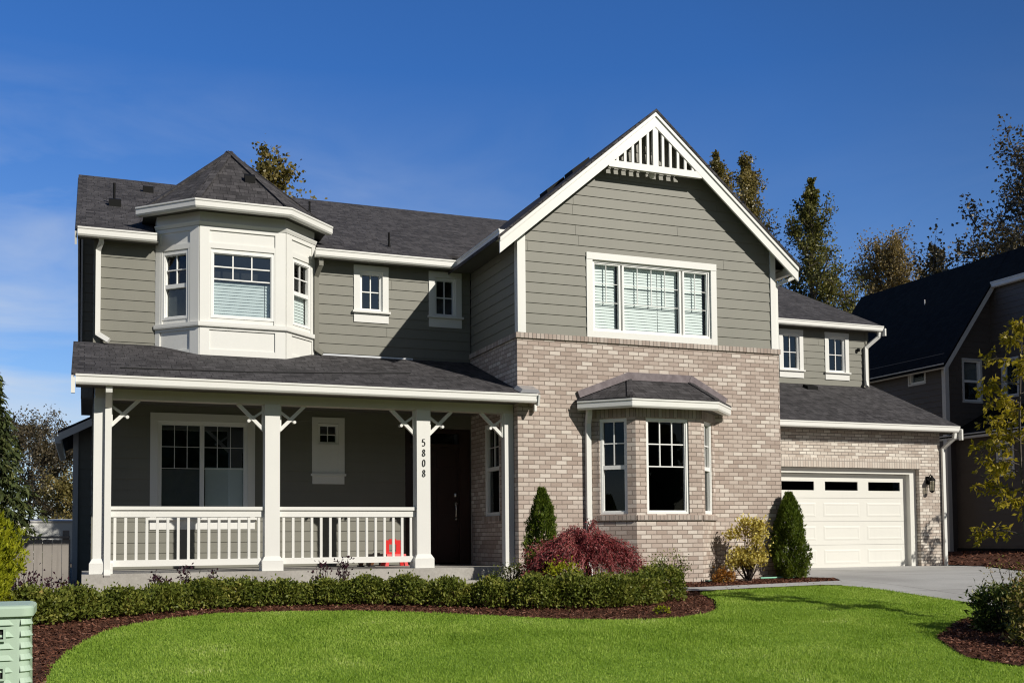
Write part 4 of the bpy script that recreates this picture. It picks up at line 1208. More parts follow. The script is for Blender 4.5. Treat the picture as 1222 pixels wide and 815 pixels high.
m.slab([(24.22, 16.2, rz(24.22)), (29.4, 16.2, 5.6), (29.4, 29.1, 5.6), (24.22, 29.1, rz(24.22))], .08)
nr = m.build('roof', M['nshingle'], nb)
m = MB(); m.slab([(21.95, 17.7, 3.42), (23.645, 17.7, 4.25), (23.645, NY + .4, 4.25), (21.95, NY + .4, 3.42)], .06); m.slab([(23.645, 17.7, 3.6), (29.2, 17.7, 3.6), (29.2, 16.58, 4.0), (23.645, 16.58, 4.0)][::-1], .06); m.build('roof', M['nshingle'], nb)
m = MB(); rake(m, 21.74, rz(21.74) - .09, 23.62, rz(23.62) - .09, .20, NY - .25, NY - .21); m.build('barge_board', M['ntrim'], nb)
gutter(nb, [(21.84, 29.0, rz(21.72) + .03), (21.84, NY - .24, rz(21.72) + .03)], 'ntrim'); gutter(nb, [(23.60, NY - .24, rz(23.48) + .03), (23.60, 16.2, rz(23.48) + .03)], 'ntrim', 1.2); gutter(nb, [(22.07, NY + .4, 3.43), (22.07, 17.7, 3.43)], 'ntrim')
m = MB(); m.tube([(23.4, 25.3, rz(23.4)), (23.4, 25.3, rz(23.4) + .16)], .016, 8); m.build('vent_pipe', M['ntrim'], nr)
window(nb, f1, 5.57, 6.17, 5.02, 5.60, [(5.58, 6.16, 5.03, 5.59, 0, 0, 0)], casing=.05, glass='glass_blue', casm='ntrim')
window(nb, f2, 22.62, 23.24, 4.42, 5.56, [(22.63, 23.23, 4.98, 5.55, 0, 0, 0), (22.63, 23.23, 4.43, 4.98, 0, 0, 0)], casing=.05, glass='glass', casm='ntrim', blind=[(22.68, 23.18, 5.02, 5.50, 'screen')])
window(nb, f3, .42, .92, 4.52, 5.52, [(.43, .91, 4.53, 5.51, 0, 0, 0)], casing=.05, glass='glass_blue', casm='ntrim')
window(nb, f4, 4.42, 4.90, 2.28, 3.12, [(4.43, 4.89, 2.70, 3.11, 0, 0, 0), (4.43, 4.89, 2.29, 2.70, 0, 0, 0)], casing=.05, glass='glass_blue', casm='ntrim')
m = MB(); m.box(22.22, 22.262, 17.95, 24, .15, .36); m.build('foundation', M['nshingle'], nb)

# ================================================================== FENCE, SHED, UTILITY BOX
fe = thing('wooden_fence', (-2, 18.6, 0), 'weathered grey wooden board fence left of the house', 'fence')
M['fencewood'] = painted('weathered_cedar', (.265, .240, .215), .85, .22, dirt=.45)
m = MB(); x = -7.0; k = 0
while x < -.20:
    w_ = random.choice((.128, .138, .142)); o_ = random.uniform(-.006, .006)
    m.box(x, x + w_ - .006, 18.6 + o_, 18.62 + o_, -.2, .78 + random.uniform(-.012, .012)); x += w_
m.build('board_panel', M['fencewood'], fe)
m = MB(); m.box(-7, -.2, 18.575, 18.65, .795, .83); m.box(-7, -.2, 18.627, 18.67, .62, .70); m.build('top_rail', M['fencewood'], fe)
for x in (-4.6, -2.4, -.31):
    m = MB(); m.box(x, x + .10, 18.63, 18.73, -.2, .92 if x > -1 else .82); m.build('post', M['fencewood'], fe)

sh = thing('white_shed', (-2.4, 45, 0), 'low white building with pale flat roof far behind the fence', 'building')
m = MB(); m.box(-4.2, -.4, 45, 49, -.2, 1.50); m.build('wall', M['trim'], sh)
m = MB(); m.hexa([(-4.3, 44.95, 1.5), (-.3, 44.95, 1.5), (-.3, 49.2, 1.62), (-4.3, 49.2, 1.62)], [(-4.3, 44.95, 1.56), (-.3, 44.95, 1.56), (-.3, 49.2, 1.70), (-4.3, 49.2, 1.70)]); m.build('roof', M['ntrim'], sh)
m = MB(); m.box(-2.9, -2.2, 44.97, 44.999, .2, 1.0); m.build('window', M['glass_dark'], sh)

ub = thing('utility_pedestal', (-.62, 7.0, gz(-.62, 7)), 'pale green ribbed plastic utility pedestal at the left lawn edge', 'utility box')
M['green'] = painted('pale_green_plastic', (.41, .53, .42), .5, .06, grain=False, dirt=.12)
def rrect(w, d, r, n=12):
    P = []
    for cx_, cy_, a0 in ((w - r, d - r, 0), (-w + r, d - r, 90), (-w + r, -d + r, 180), (w - r, -d + r, 270)):
        for k in range(n + 1): a = R(a0 + 90 * k / n); P.append((cx_ + r * math.cos(a), cy_ + r * math.sin(a)))
    return P
ux, uy, ug = -.62, 7.0, gz(-.62, 7.0)
def stack(mb, prof):
    rings = []
    for e, z in prof: rings.append([(ux + px, uy + py, ug + z) for px, py in rrect(.335 + e, .24 + e, .06)])
    n = len(rings[0])
    for A, B in zip(rings, rings[1:]):
        for k in range(n): j = (k + 1) % n; mb.face([A[k], A[j], B[j], B[k]])
    mb.face(rings[-1]); mb.face(list(reversed(rings[0])))
m = MB(); prof = [(.012, -.05), (.008, .3), (.0, .835)]
stack(m, prof); m.build('ribbed_body', M['green'], ub)
for k in range(12):
    z = ug + .05 + k * .066
    for (xa, xb) in ((ux + .178, ux + .262), (ux - .262, ux - .178)):
        m = MB(); yf_ = uy - .243
        m.face([(xa, yf_, z), (xb, yf_, z), (xb - .02, yf_ - .012, z + .004), (xa, yf_ - .012, z + .004)][::-1]); m.face([(xa, yf_ - .012, z + .004), (xb - .02, yf_ - .012, z + .004), (xb - .03, yf_, z + .034), (xa, yf_, z + .034)])
        m.face([(xb, yf_, z), (xb - .03, yf_, z + .034), (xb - .02, yf_ - .012, z + .004)]); m.face([(xa, yf_, z), (xa, yf_ - .012, z + .004), (xa, yf_, z + .034)])
        m.build('louver', M['green'], ub)
    m = MB()   # corner scallops
    for k2 in range(6):
        a0, a1 = R(-75 + k2 * 18), R(-75 + (k2 + 1) * 18); cx_, cy_ = ux + .275, uy - .18
        P = lambda a, r, zz: (cx_ + r * math.cos(a), cy_ + r * math.sin(a), zz)
        m.face([P(a0, .064, z - .004), P(a1, .064, z - .004), P(a1, .082, z + .006), P(a0, .082, z + .006)][::-1]); m.face([P(a0, .082, z + .006), P(a1, .082, z + .006), P(a1, .066, z + .036), P(a0, .066, z + .036)])
    m.build('louver', M['green'], ub)
m = MB(); stack(m, [(.006, .825), (.024, .828), (.026, .872), (.018, .884), (.0, .890)]); m.build('lid', M['green'], ub)
m = MB()
fx = uy - .244
for sg in (1, -1):
    bx = lambda x0, x1, *r: m.box(min(ux + sg * x0, ux + sg * x1), max(ux + sg * x0, ux + sg * x1), *r)
    bx(.142, .166, fx - .016, fx - .002, ug + .03, ug + .80)
    for z in (.47, .69):
        bx(.08, .218, fx - .024, fx - .0165, ug + z, ug + z + .012); bx(.08, .218, fx - .024, fx - .0165, ug + z + .068, ug + z + .08); bx(.206, .218, fx - .024, fx - .003, ug + z + .0125, ug + z + .0675)
m.build('latch_strap', M['green'], ub)
m = MB()
for z in (.47, .69): m.box(ux + .176, ux + .204, fx - .006, fx - .001, ug + z + .014, ug + z + .066)
m.build('latch_recess', M['rubber'], ub)
# a few small fittings on the porch and in the beds
toy = thing('toy_chair', (4.83, 17.55, PZ), 'small red plastic toy chair on the porch behind the railing', 'toy chair')
M['red'] = mat('red_plastic', (.62, .025, .025), .35)
m = MB()
tx, ty = 4.83, 17.55
for (xa, xb, za, zb_) in ((-.16, -.06, .16, .42), (.06, .16, .16, .42), (-.06, .06, .35, .44), (-.06, .06, .16, .22)):
    m.box(tx + xa, tx + xb, ty + .10, ty + .14, PZ + za, PZ + zb_)
m.build('backrest', M['red'], toy)
m = MB(); m.hexa([(tx - .17, ty - .15, PZ + .14), (tx + .17, ty - .15, PZ + .14), (tx + .17, ty + .15, PZ + .14), (tx - .17, ty + .15, PZ + .14)], [(tx - .16, ty - .14, PZ + .19), (tx + .16, ty - .14, PZ + .19), (tx + .16, ty + .14, PZ + .18), (tx - .16, ty + .14, PZ + .18)]); m.build('seat', M['red'], toy)
for sx_ in (-1, 1):
    for sy_ in (-1, 1):
        m = MB(); m.hexa([(tx + sx_ * .17 - .03, ty + sy_ * .14 - .03, PZ - .008), (tx + sx_ * .17 + .03, ty + sy_ * .14 - .03, PZ - .008), (tx + sx_ * .17 + .03, ty + sy_ * .14 + .03, PZ - .008), (tx + sx_ * .17 - .03, ty + sy_ * .14 + .03, PZ - .008)],
               [(tx + sx_ * .14 - .025, ty + sy_ * .12 - .025, PZ + .141), (tx + sx_ * .14 + .025, ty + sy_ * .12 - .025, PZ + .141), (tx + sx_ * .14 + .025, ty + sy_ * .12 + .025, PZ + .141), (tx + sx_ * .14 - .025, ty + sy_ * .12 + .025, PZ + .141)]); m.build('leg', M['red'], toy)
M['brown'] = mat('brown_leather', (.16, .07, .03), .6)
for k, (x, y, lab) in enumerate(((4.30, 17.5, 'brown shoe lying on the porch, left of its pair'), (4.47, 17.48, 'brown shoe lying on the porch, nearest the red toy chair'))):
    s_ = thing('shoe', (x, y, PZ), lab, 'shoe', 'pair of shoes on the porch')
    m = MB(); m.tube([(x - .06, y - .1, PZ + .03), (x - .05, y - .02, PZ + .045), (x - .04, y + .08, PZ + .05), (x - .03, y + .14, PZ + .045)], [.025, .042, .042, .03], 8); m.build('upper', M['brown'], s_)
    m = MB(); m.bar((x - .063, y - .13, PZ + .002), (x - .03, y + .17, PZ + .002), .085, .022); m.build('sole', M['rubber'], s_)
mt = MB(); mt.box(5.35, 6.1, 17.25, 17.75, PZ - .009, PZ + .006); tag(mt.build('door_mat', M['rubber'], None, (5.72, 17.5, PZ)), 'dark door mat in front of the front door', 'door mat')
mt = MB(); mt.tube([(6.30, 17.80, PZ - .008), (6.33, 17.90, 1.15)], .013, 8); tag(mt.build('walking_stick', M['fencewood'], None, (6.3, 17.8, PZ)), 'thin stick leaning in the corner beside the front door', 'stick')
M['hose'] = mat('pale_green_pipe', (.25, .55, .40), .5)
for pts, lab in ((((9.35, 15.15), (9.6, 15.12), (9.95, 15.35)), 'short pale green drip pipe at the foot of the brick bay'), (((10.65, 15.5), (11.0, 15.55), (11.4, 15.6)), 'short pale green drip pipe between yellow shrub and conifer')):
    mt = MB(); mt.tube([(x, y, gz(x, y) + .03) for x, y in pts], .014, 6); tag(mt.build('drip_pipe', M['hose'], None, (pts[0][0], pts[0][1], 0)), lab, 'pipe')
# ================================================================== PLANTS
def unit(v): return v / (np.linalg.norm(v, axis=-1, keepdims=True) + 1e-9)
def rand_dirs(n): return unit(RNG.normal(0, 1, (n, 3)))
def leaf_quads(C, A, L, Wd, curl=.15):
    n = len(C); A = unit(A); B = unit(np.cross(A, rand_dirs(n))); N = np.cross(A, B)
    L = np.broadcast_to(L, (n,))[:, None]; Wd = np.broadcast_to(Wd, (n,))[:, None]
    return np.stack([C, C + A * L * .5 + B * Wd * .5 + N * L * curl, C + A * L, C + A * L * .5 - B * Wd * .5 + N * L * curl], 1)
M['bark'] = speckle('grey_brown_bark', [(.3, (.05, .04, .032)), (.7, (.14, .12, .10))], 22, .9, .5, .02)
M['darkbark'] = speckle('dark_bark', [(.3, (.025, .018, .014)), (.7, (.07, .055, .045))], 30, .9, .5, .02)
def stems_mesh(name, segs, m, parent, sides=5):
    b = MB()
    for pts, rad in segs: b.tube(pts, rad, sides, True)
    return b.build(name, m, parent, smooth=True)

def tree(name, label, loc, h, w, t0, up_ang, nlimb, nsub, nleaf, L, Wd, leafm, group=None, prof=None, droop=0.0, sub_len=.38, spread=.22, r0=None, lean=(0, 0), seed=0, cat='tree', barkm='bark', tip_dense=1.0, hang=.0):
    rg = np.random.default_rng(seed + 100); loc = np.array(loc, float)
    o = thing(name, tuple(loc), label, cat, group)
    r0 = r0 or h * .014; n = 9; P = []
    for i in range(n + 1):
        t = i / n; P.append(loc + np.array([lean[0] * t * h + .02 * h * math.sin(3 * t + seed) * t, lean[1] * t * h + .015 * h * math.cos(4 * t + seed) * t, h * .97 * t - .1 * (t == 0)]))
    segs = [([tuple(p) for p in P], [r0 * (1 - .93 * (i / n)) + .004 for i in range(n + 1)])]
    prof = prof or (lambda u: max(.12, math.sin(math.pi * min(1, .12 + .86 * u)) ** .8))
    C, A = [], []
    for k in range(nlimb):
        u = (k + rg.random()) / nlimb; t = t0 + (1 - t0) * u * .98
        i = min(n - 1, int(t * n)); f = t * n - i; p = P[i] * (1 - f) + P[i + 1] * f
        az = k * 2.39996 + rg.normal(0, .4); ua = R(up_ang) + rg.normal(0, .12) + u * .35
        ln = w * prof(u) * rg.uniform(.7, 1.15)
        d = np.array([math.cos(az) * math.cos(ua), math.sin(az) * math.cos(ua), math.sin(ua)])
        pts = [p]; m_ = 4
        for j in range(m_):
            dd = d + np.array([0, 0, .25 * (j / m_) - droop * (j + 1) / m_]) + rg.normal(0, .10, 3); dd /= np.linalg.norm(dd); pts.append(pts[-1] + dd * ln / m_)
        rl = r0 * (.42 * (1 - .6 * u)); segs.append(([tuple(q) for q in pts], [rl * (1 - .85 * j / m_) + .003 for j in range(m_ + 1)]))
        for s in range(nsub):
            q = rg.uniform(.25, 1.0); j = min(m_ - 1, int(q * m_)); g = q * m_ - j; b = pts[j] * (1 - g) + pts[j + 1] * g
            d2 = d * .7 + rg.normal(0, .55, 3) + np.array([0, 0, .25 - droop]); d2 /= np.linalg.norm(d2); l2 = ln * sub_len * rg.uniform(.5, 1.2)
            e = b + d2 * l2; segs.append(([tuple(b), tuple((b + e) / 2 + rg.normal(0, .03, 3) * l2), tuple(e)], [rl * .35 + .002, rl * .22 + .002, .003]))
            nl = rg.poisson(nleaf * (.55 + .6 * rg.random()))
            tt = rg.uniform(.15, 1.08, nl) ** (1 / tip_dense)
            c = b + (e - b) * tt[:, None] + rg.normal(0, spread * min(l2, .9) * .32, (nl, 3)); C.append(c)
            A.append(unit(rg.normal(0, 1, (nl, 3)) + d2 * .4 - np.array([0, 0, hang])))
    stems_mesh('trunk', segs, M[barkm], o)
    C = np.concatenate(C); A = np.concatenate(A); nn = len(C)
    quads('crown', leaf_quads(C, A, L * rg.uniform(.65, 1.25, nn), Wd * rg.uniform(.7, 1.2, nn)), leafm, o)
    return o
M['poplar'] = leaf_mat('autumn_poplar_leaves', [(0, (.08, .075, .024)), (.4, (.17, .145, .045)), (.7, (.27, .21, .07)), (.9, (.38, .29, .12)), (1, (.60, .54, .38))], .35, .4, cscale=.9, spec=.4)
M['greenpop'] = leaf_mat('olive_poplar_leaves', [(0, (.06, .068, .018)), (.4, (.135, .138, .038)), (.75, (.22, .20, .06)), (.93, (.34, .28, .10)), (1, (.58, .53, .37))], .35, .4, cscale=.9, spec=.4)
M['oldleaf'] = leaf_mat('russet_tree_leaves', [(0, (.13, .10, .045)), (.5, (.26, .195, .085)), (.85, (.40, .29, .13)), (1, (.60, .52, .36))], .35, .4, cscale=.9, spec=.4)
M['bluish'] = leaf_mat('dull_dark_leaves', [(0, (.045, .040, .022)), (.5, (.095, .078, .045)), (.85, (.17, .13, .075)), (1, (.40, .36, .27))], .3, .4, cscale=.9, spec=.4)
pp = lambda u: max(.10, (1 - u) ** .6 * (.45 + .55 * min(1, u * 3)))
G = 'autumn trees behind the house'
pl = lambda u: max(.16, (1 - u) ** .5 * min(1, .6 + u))
tree('poplar_tree', 'tall brownish poplar rising directly right of the gable peak, leftmost of the poplars', (28.9, 44.5, 0), 19.9, 3.4, .25, 60, 34, 12, 66, .12, .10, M['poplar'], G, pl, sub_len=.34, spread=.8, seed=1)
tree('poplar_tree', 'tall slim poplar behind the right roof slope of the gable, second of the poplars', (29.0, 42, 0), 18.8, 3.9, .25, 60, 36, 12, 64, .12, .10, M['poplar'], G, pl, sub_len=.34, spread=.8, seed=2)
tree('poplar_tree', 'greenest and most upright poplar, standing alone over the right wing roof', (30.9, 40, 0), 17.3, 5.6, .22, 58, 42, 13, 52, .12, .10, M['greenpop'], G, lambda u: max(.13, (1 - u) ** .72), sub_len=.28, spread=.7, seed=3)
tree('poplar_tree', 'short brown poplar sloping down towards the neighbouring roof', (34.6, 41, 0), 11.2, 4.0, .25, 40, 26, 12, 54, .14, .11, M['oldleaf'], G, sub_len=.28, spread=.5, seed=14)
tree('maple_tree', 'rounded russet tree above the left end of the neighbouring roof', (43.5, 50, 0), 17.5, 4.4, .35, 46, 34, 14, 62, .14, .12, M['oldleaf'], G, spread=.8, seed=4)
tree('poplar_tree', 'small pale brown tree tip showing over the middle of the neighbouring roof', (51.4, 55, 0), 19.9, 4.6, .3, 44, 28, 12, 46, .17, .14, M['bluish'], G, pl, sub_len=.28, spread=.5, seed=5)
tree('poplar_tree', 'lower russet tree between the rounded tree and the pale brown tip', (47.3, 54, 0), 16.6, 3.6, .3, 48, 26, 10, 36, .17, .14, M['oldleaf'], G, spread=.45, seed=15)
tree('cottonwood_tree', 'big dark spreading tree at the upper right edge, over the neighbouring roof', (42.4, 36, 0), 18.9, 9.4, .32, 36, 56, 20, 64, .17, .135, M['bluish'], G, lambda u: max(.2, (1 - u) ** .5), sub_len=.30, spread=.85, seed=6, barkm='darkbark', r0=.2)
tree('young_poplar_tree', 'sunlit tree top with sparse leaves behind the bay roof', (5.5, 34, 0), 12.6, 2.7, .3, 50, 44, 11, 22, .14, .11, M['poplar'], G, lambda u: max(.42, (1 - u) ** .35), sub_len=.40, spread=1.1, seed=7)
tree('bare_tree', 'thin brown half-bare tree between the spruce and the house', (-1.2, 60, 0), 5.2, 3.3, .2, 42, 26, 12, 40, .13, .09, M['bluish'], G, seed=8, r0=.07, spread=.5)
tree('bare_tree', 'taller half-bare grey tree partly hidden by the spruce', (-2.6, 62, 0), 6.6, 3.6, .2, 45, 26, 12, 34, .13, .09, M['bluish'], G, seed=9, r0=.08, spread=.5)
tree('bare_tree', 'low bushy olive tree right above the fence end', (-.35, 52, 0), 3.0, 1.9, .15, 40, 22, 11, 46, .12, .09, M['poplar'], G, seed=10, r0=.07, spread=.5)

# spruce
M['spruce'] = leaf_mat('spruce_needles', [(0, (.030, .045, .016)), (.6, (.075, .095, .030)), (1, (.15, .155, .05))], .2, .6)
def spruce(loc, h, w):
    rg = np.random.default_rng(5); o = thing('spruce_tree', loc, 'dark green drooping spruce at the left edge beyond the fence', 'tree', None); loc = np.array(loc)
    segs = [([tuple(loc), tuple(loc + np.array([0, 0, h]))], [h * .018, .01])]; C = []; A = []
    for k in range(130):
        u = (k + rg.random()) / 130; z = h * (.08 + .91 * u); ln = w * (1 - u) ** .85 * rg.uniform(.65, 1.15) + .08; az = k * 2.39996
        d = np.array([math.cos(az), math.sin(az), .12]); p = loc + np.array([0, 0, z]); m_ = 5; pts = [p]
        for j in range(m_): d = d + np.array([0, 0, -.13]); pts.append(pts[-1] + d / np.linalg.norm(d) * ln / m_)
        segs.append(([tuple(q) for q in pts], [.02, .016, .012, .009, .006, .003])); n_ = int(75 * ln / w) + 14
        q = rg.uniform(.08, 1, n_); j = np.minimum(m_ - 1, (q * m_).astype(int)); g = q * m_ - j; PP = np.array(pts)
        C.append(PP[j] * (1 - g[:, None]) + PP[j + 1] * g[:, None] + rg.normal(0, .06, (n_, 3))); A.append(rg.normal(0, .55, (n_, 3)) + np.array([d[0] * .6, d[1] * .6, -.9]))
    stems_mesh('trunk', segs, M['darkbark'], o); C = np.concatenate(C); A = np.concatenate(A)
    quads('crown', leaf_quads(C, A, rg.uniform(.18, .42, len(C)), rg.uniform(.05, .11, len(C))), M['spruce'], o)
spruce((-2.95, 40, 0), 6.6, 1.95)

# arborvitae
def arbor(name, label, loc, h, r, n, leafm, prof, group=None, seed=0, L=.055, cat='conifer'):
    rg = np.random.default_rng(seed + 40); loc = np.array(loc, float); o = thing(name, tuple(loc), label, cat, group)
    segs = [([tuple(loc + [0, 0, -.03]), tuple(loc + [0, 0, h * .9])], [.03, .006])]
    u = rg.random(n) ** 1.05; az = rg.uniform(0, 2 * np.pi, n); lump = 1 + .17 * np.sin(az * 3 + u * 9 + seed) + .12 * np.sin(az * 7 - u * 17)
    rad = r * np.array([prof(x) for x in u]) * lump; f = np.sqrt(rg.uniform(.34, 1.12, n))
    S = loc + np.column_stack([np.cos(az) * rad * f, np.sin(az) * rad * f, u * h * .97 + .02])
    D = unit(np.column_stack([np.cos(az) * .45, np.sin(az) * .45, np.full(n, 1.0)]) + rg.normal(0, .28, (n, 3)))
    T = unit(np.cross(D, rand_dirs(n))); Q = []
    for k in range(7):
        a = (k - 3) * .30; dd = D * math.cos(a) + T * math.sin(a); st = S + D * (abs(k - 3) * -.006)
        Q.append(leaf_quads(st + dd * .01, dd, L * rg.uniform(.7, 1.25, n) * (1 - abs(k - 3) * .1), L * .26, .05))
    stems_mesh('trunk', segs, M['darkbark'], o)
    for k in range(10):
        pass
    quads('foliage', np.concatenate(Q), leafm, o); return o
M['arbor'] = leaf_mat('dark_arborvitae_sprays', [(0, (.034, .060, .009)), (.5, (.095, .140, .017)), (.9, (.19, .23, .03)), (1, (.26, .19, .06))], .3, .55, cscale=7)
M['golden'] = leaf_mat('golden_arborvitae_sprays', [(0, (.12, .15, .010)), (.5, (.28, .31, .016)), (.9, (.45, .44, .025)), (1, (.42, .30, .05))], .35, .55, cscale=5)
AG = 'small columnar conifers against the brick wall'
cone = lambda u: min(1, .72 + u * 1.3) * max(.05, 1 - u ** 2.3) ** .72
arbor('arborvitae', 'slim bright green conifer between the last porch post and the red maple', (6.36, 14.85, -.02), 1.50, .25, 2600, M['arbor'], cone, AG, 1)
arbor('arborvitae', 'dark green conifer in front of the left edge of the garage door', (11.34, 15.62, .0), 1.48, .30, 4200, M['arbor'], cone, AG, 2)
arbor('golden_arborvitae', 'yellow-green conifer at the left edge behind the utility box', (-1.22, 13.0, -.02), 1.40, .58, 6200, M['golden'], lambda u: min(1, .7 + u) * (1 - u ** 2.2) ** .6, None, 3, .06)

# generic clumped shrub
def shrub(name, label, loc, rx, ry, h, ncl, nlf, L, Wd, leafm, group=None, seed=0, cat='shrub', z0=.25, up=.3, cl=.10, stemm='darkbark', stalk=True, solid=.55):
    rg = np.random.default_rng(seed + 70); loc = np.array(loc, float); o = thing(name, tuple(loc), label, cat, group)
    az = rg.uniform(0, 2 * np.pi, ncl); u = rg.random(ncl); f = np.sqrt(rg.uniform(solid, 1, ncl)); pr = np.sin(np.pi * np.clip(.18 + .72 * u, 0, 1)) ** .6
    S = np.column_stack([np.cos(az) * rx * pr * f, np.sin(az) * ry * pr * f, h * (z0 + (1 - z0) * u)]) + loc
    segs = []
    for s in S[:60]: segs.append(([tuple(loc + [rg.normal(0, .02), rg.normal(0, .02), -.03]), tuple(loc * .45 + s * .55 + np.array([0, 0, -.04 * h])), tuple(s)], [.011, .007, .003]))
    stems_mesh('stems', segs, M[stemm], o)
    C = np.repeat(S, nlf, 0) + rg.normal(0, cl, (ncl * nlf, 3)) * np.array([1, 1, .8]); A = rg.normal(0, .8, C.shape) + np.array([0, 0, up]) + unit(C - loc) * .6
    C[:, 2] = np.maximum(C[:, 2], loc[2] + .01)
    quads('foliage', leaf_quads(C, A, L * rg.uniform(.6, 1.3, len(C)), Wd * rg.uniform(.7, 1.2, len(C))), leafm, o); return o
M['yellow'] = leaf_mat('yellow_variegated_leaves', [(0, (.32, .27, .04)), (.5, (.60, .50, .12)), (.9, (.74, .64, .24)), (1, (.80, .74, .48))], .35, .5, (1, .93, .6), clump=.3)
M['orange'] = leaf_mat('orange_leaves', [(0, (.25, .10, .02)), (1, (.48, .24, .06))], .3, .5)
M['purple'] = leaf_mat('dark_purple_leaves', [(0, (.020, .008, .013)), (.7, (.060, .022, .035)), (1, (.12, .06, .06))], .2, .4)
M['varieg'] = leaf_mat('cream_edged_dark_leaves', [(0, (.022, .040, .010)), (.55, (.065, .095, .020)), (.82, (.16, .18, .04)), (1, (.55, .52, .30))], .25, .4, clump=.2)
M['pinkgreen'] = leaf_mat('reddish_green_leaves', [(0, (.09, .11, .02)), (.5, (.19, .18, .04)), (.85, (.30, .18, .09)), (1, (.42, .22, .15))], .3, .45)
shrub('yellow_shrub', 'pale yellow leafy shrub between the brick bay and the dark conifer', (10.22, 15.2, -.01), .35, .31, .97, 34, 84, .060, .032, M['yellow'], seed=11, cl=.066, z0=.22, solid=.10)
shrub('orange_plant', 'low clump of orange-brown leaves at the foot of the brick bay', (9.55, 14.92, -.01), .14, .12, .17, 16, 26, .06, .025, M['orange'], seed=2, cl=.04, z0=.1, cat='plant')
for i, (x, y, h, lab) in enumerate(((3.32, 14.7, .56, 'dark purple plant rising above the hedge in front of the second porch bay, right one'), (3.05, 14.75, .42, 'lower dark purple plant left of the taller purple plant behind the hedge'), (1.22, 14.85, .42, 'dark purple plant behind the hedge in front of the first porch bay, near its middle'), (.93, 14.8, .33, 'smallest dark purple plant behind the hedge near the left porch post'), (1.62, 14.9, .36, 'dark purple sprig behind the hedge, right of the first bay\'s middle'))):
    shrub('purple_plant', lab, (x, y, gz(x, y)), .10, .09, h, 9, 13, .045, .028, M['purple'], 'purple leaved plants behind the hedge', 10 + i, cl=.035, z0=.3, cat='plant')
for i, (x, y, h, lab) in enumerate(((-.75, 14.6, .34, 'dark reddish plant beside the golden conifer, below the fence'), (-.35, 15.1, .26, 'low dark reddish plant between golden conifer and porch slab'), (-1.2, 15.4, .40, 'taller dark reddish plant in front of the fence boards'))):
    shrub('reddish_plant', lab, (x, y, gz(x, y)), .22, .16, h, 14, 16, .05, .03, M['purple'], 'dark plants by the fence', 30 + i, cl=.06, z0=.2, cat='plant')
shrub('variegated_shrub', 'dark green shrub with cream-edged leaves at the left of the right-hand bed', (9.50, 9.15, gz(9.5, 9.15)), .36, .32, .50, 60, 56, .085, .024, M['varieg'], seed=5, cl=.055, z0=.15, up=.1)
shrub('reddish_shrub', 'reddish-green leggy shrub at the right edge of the right-hand bed', (9.28, 8.35, gz(9.28, 8.35)), .42, .34, .70, 64, 46, .055, .028, M['pinkgreen'], seed=6, cl=.07, z0=.15)
shrub('wispy_plant', 'tall wispy stems with tiny leaves behind the variegated shrub', (9.95, 9.45, gz(9.95, 9.45)), .38, .3, .72, 26, 16, .035, .018, M['pinkgreen'], seed=7, cl=.05, z0=.4, cat='plant')
shrub('low_green_plant', 'low light green plant at the foot of the reddish shrub', (8.85, 8.25, gz(8.85, 8.25)), .16, .15, .22, 14, 22, .06, .028, M['pinkgreen'], seed=8, cl=.045, z0=.15, cat='plant')
shrub('bed_sprig', 'small twiggy sprig in front of the utility box', (-.62, 6.62, gz(-.62, 6.62)), .07, .06, .62, 16, 14, .05, .014, M['golden'], seed=9, cl=.025, z0=.5, cat='plant')

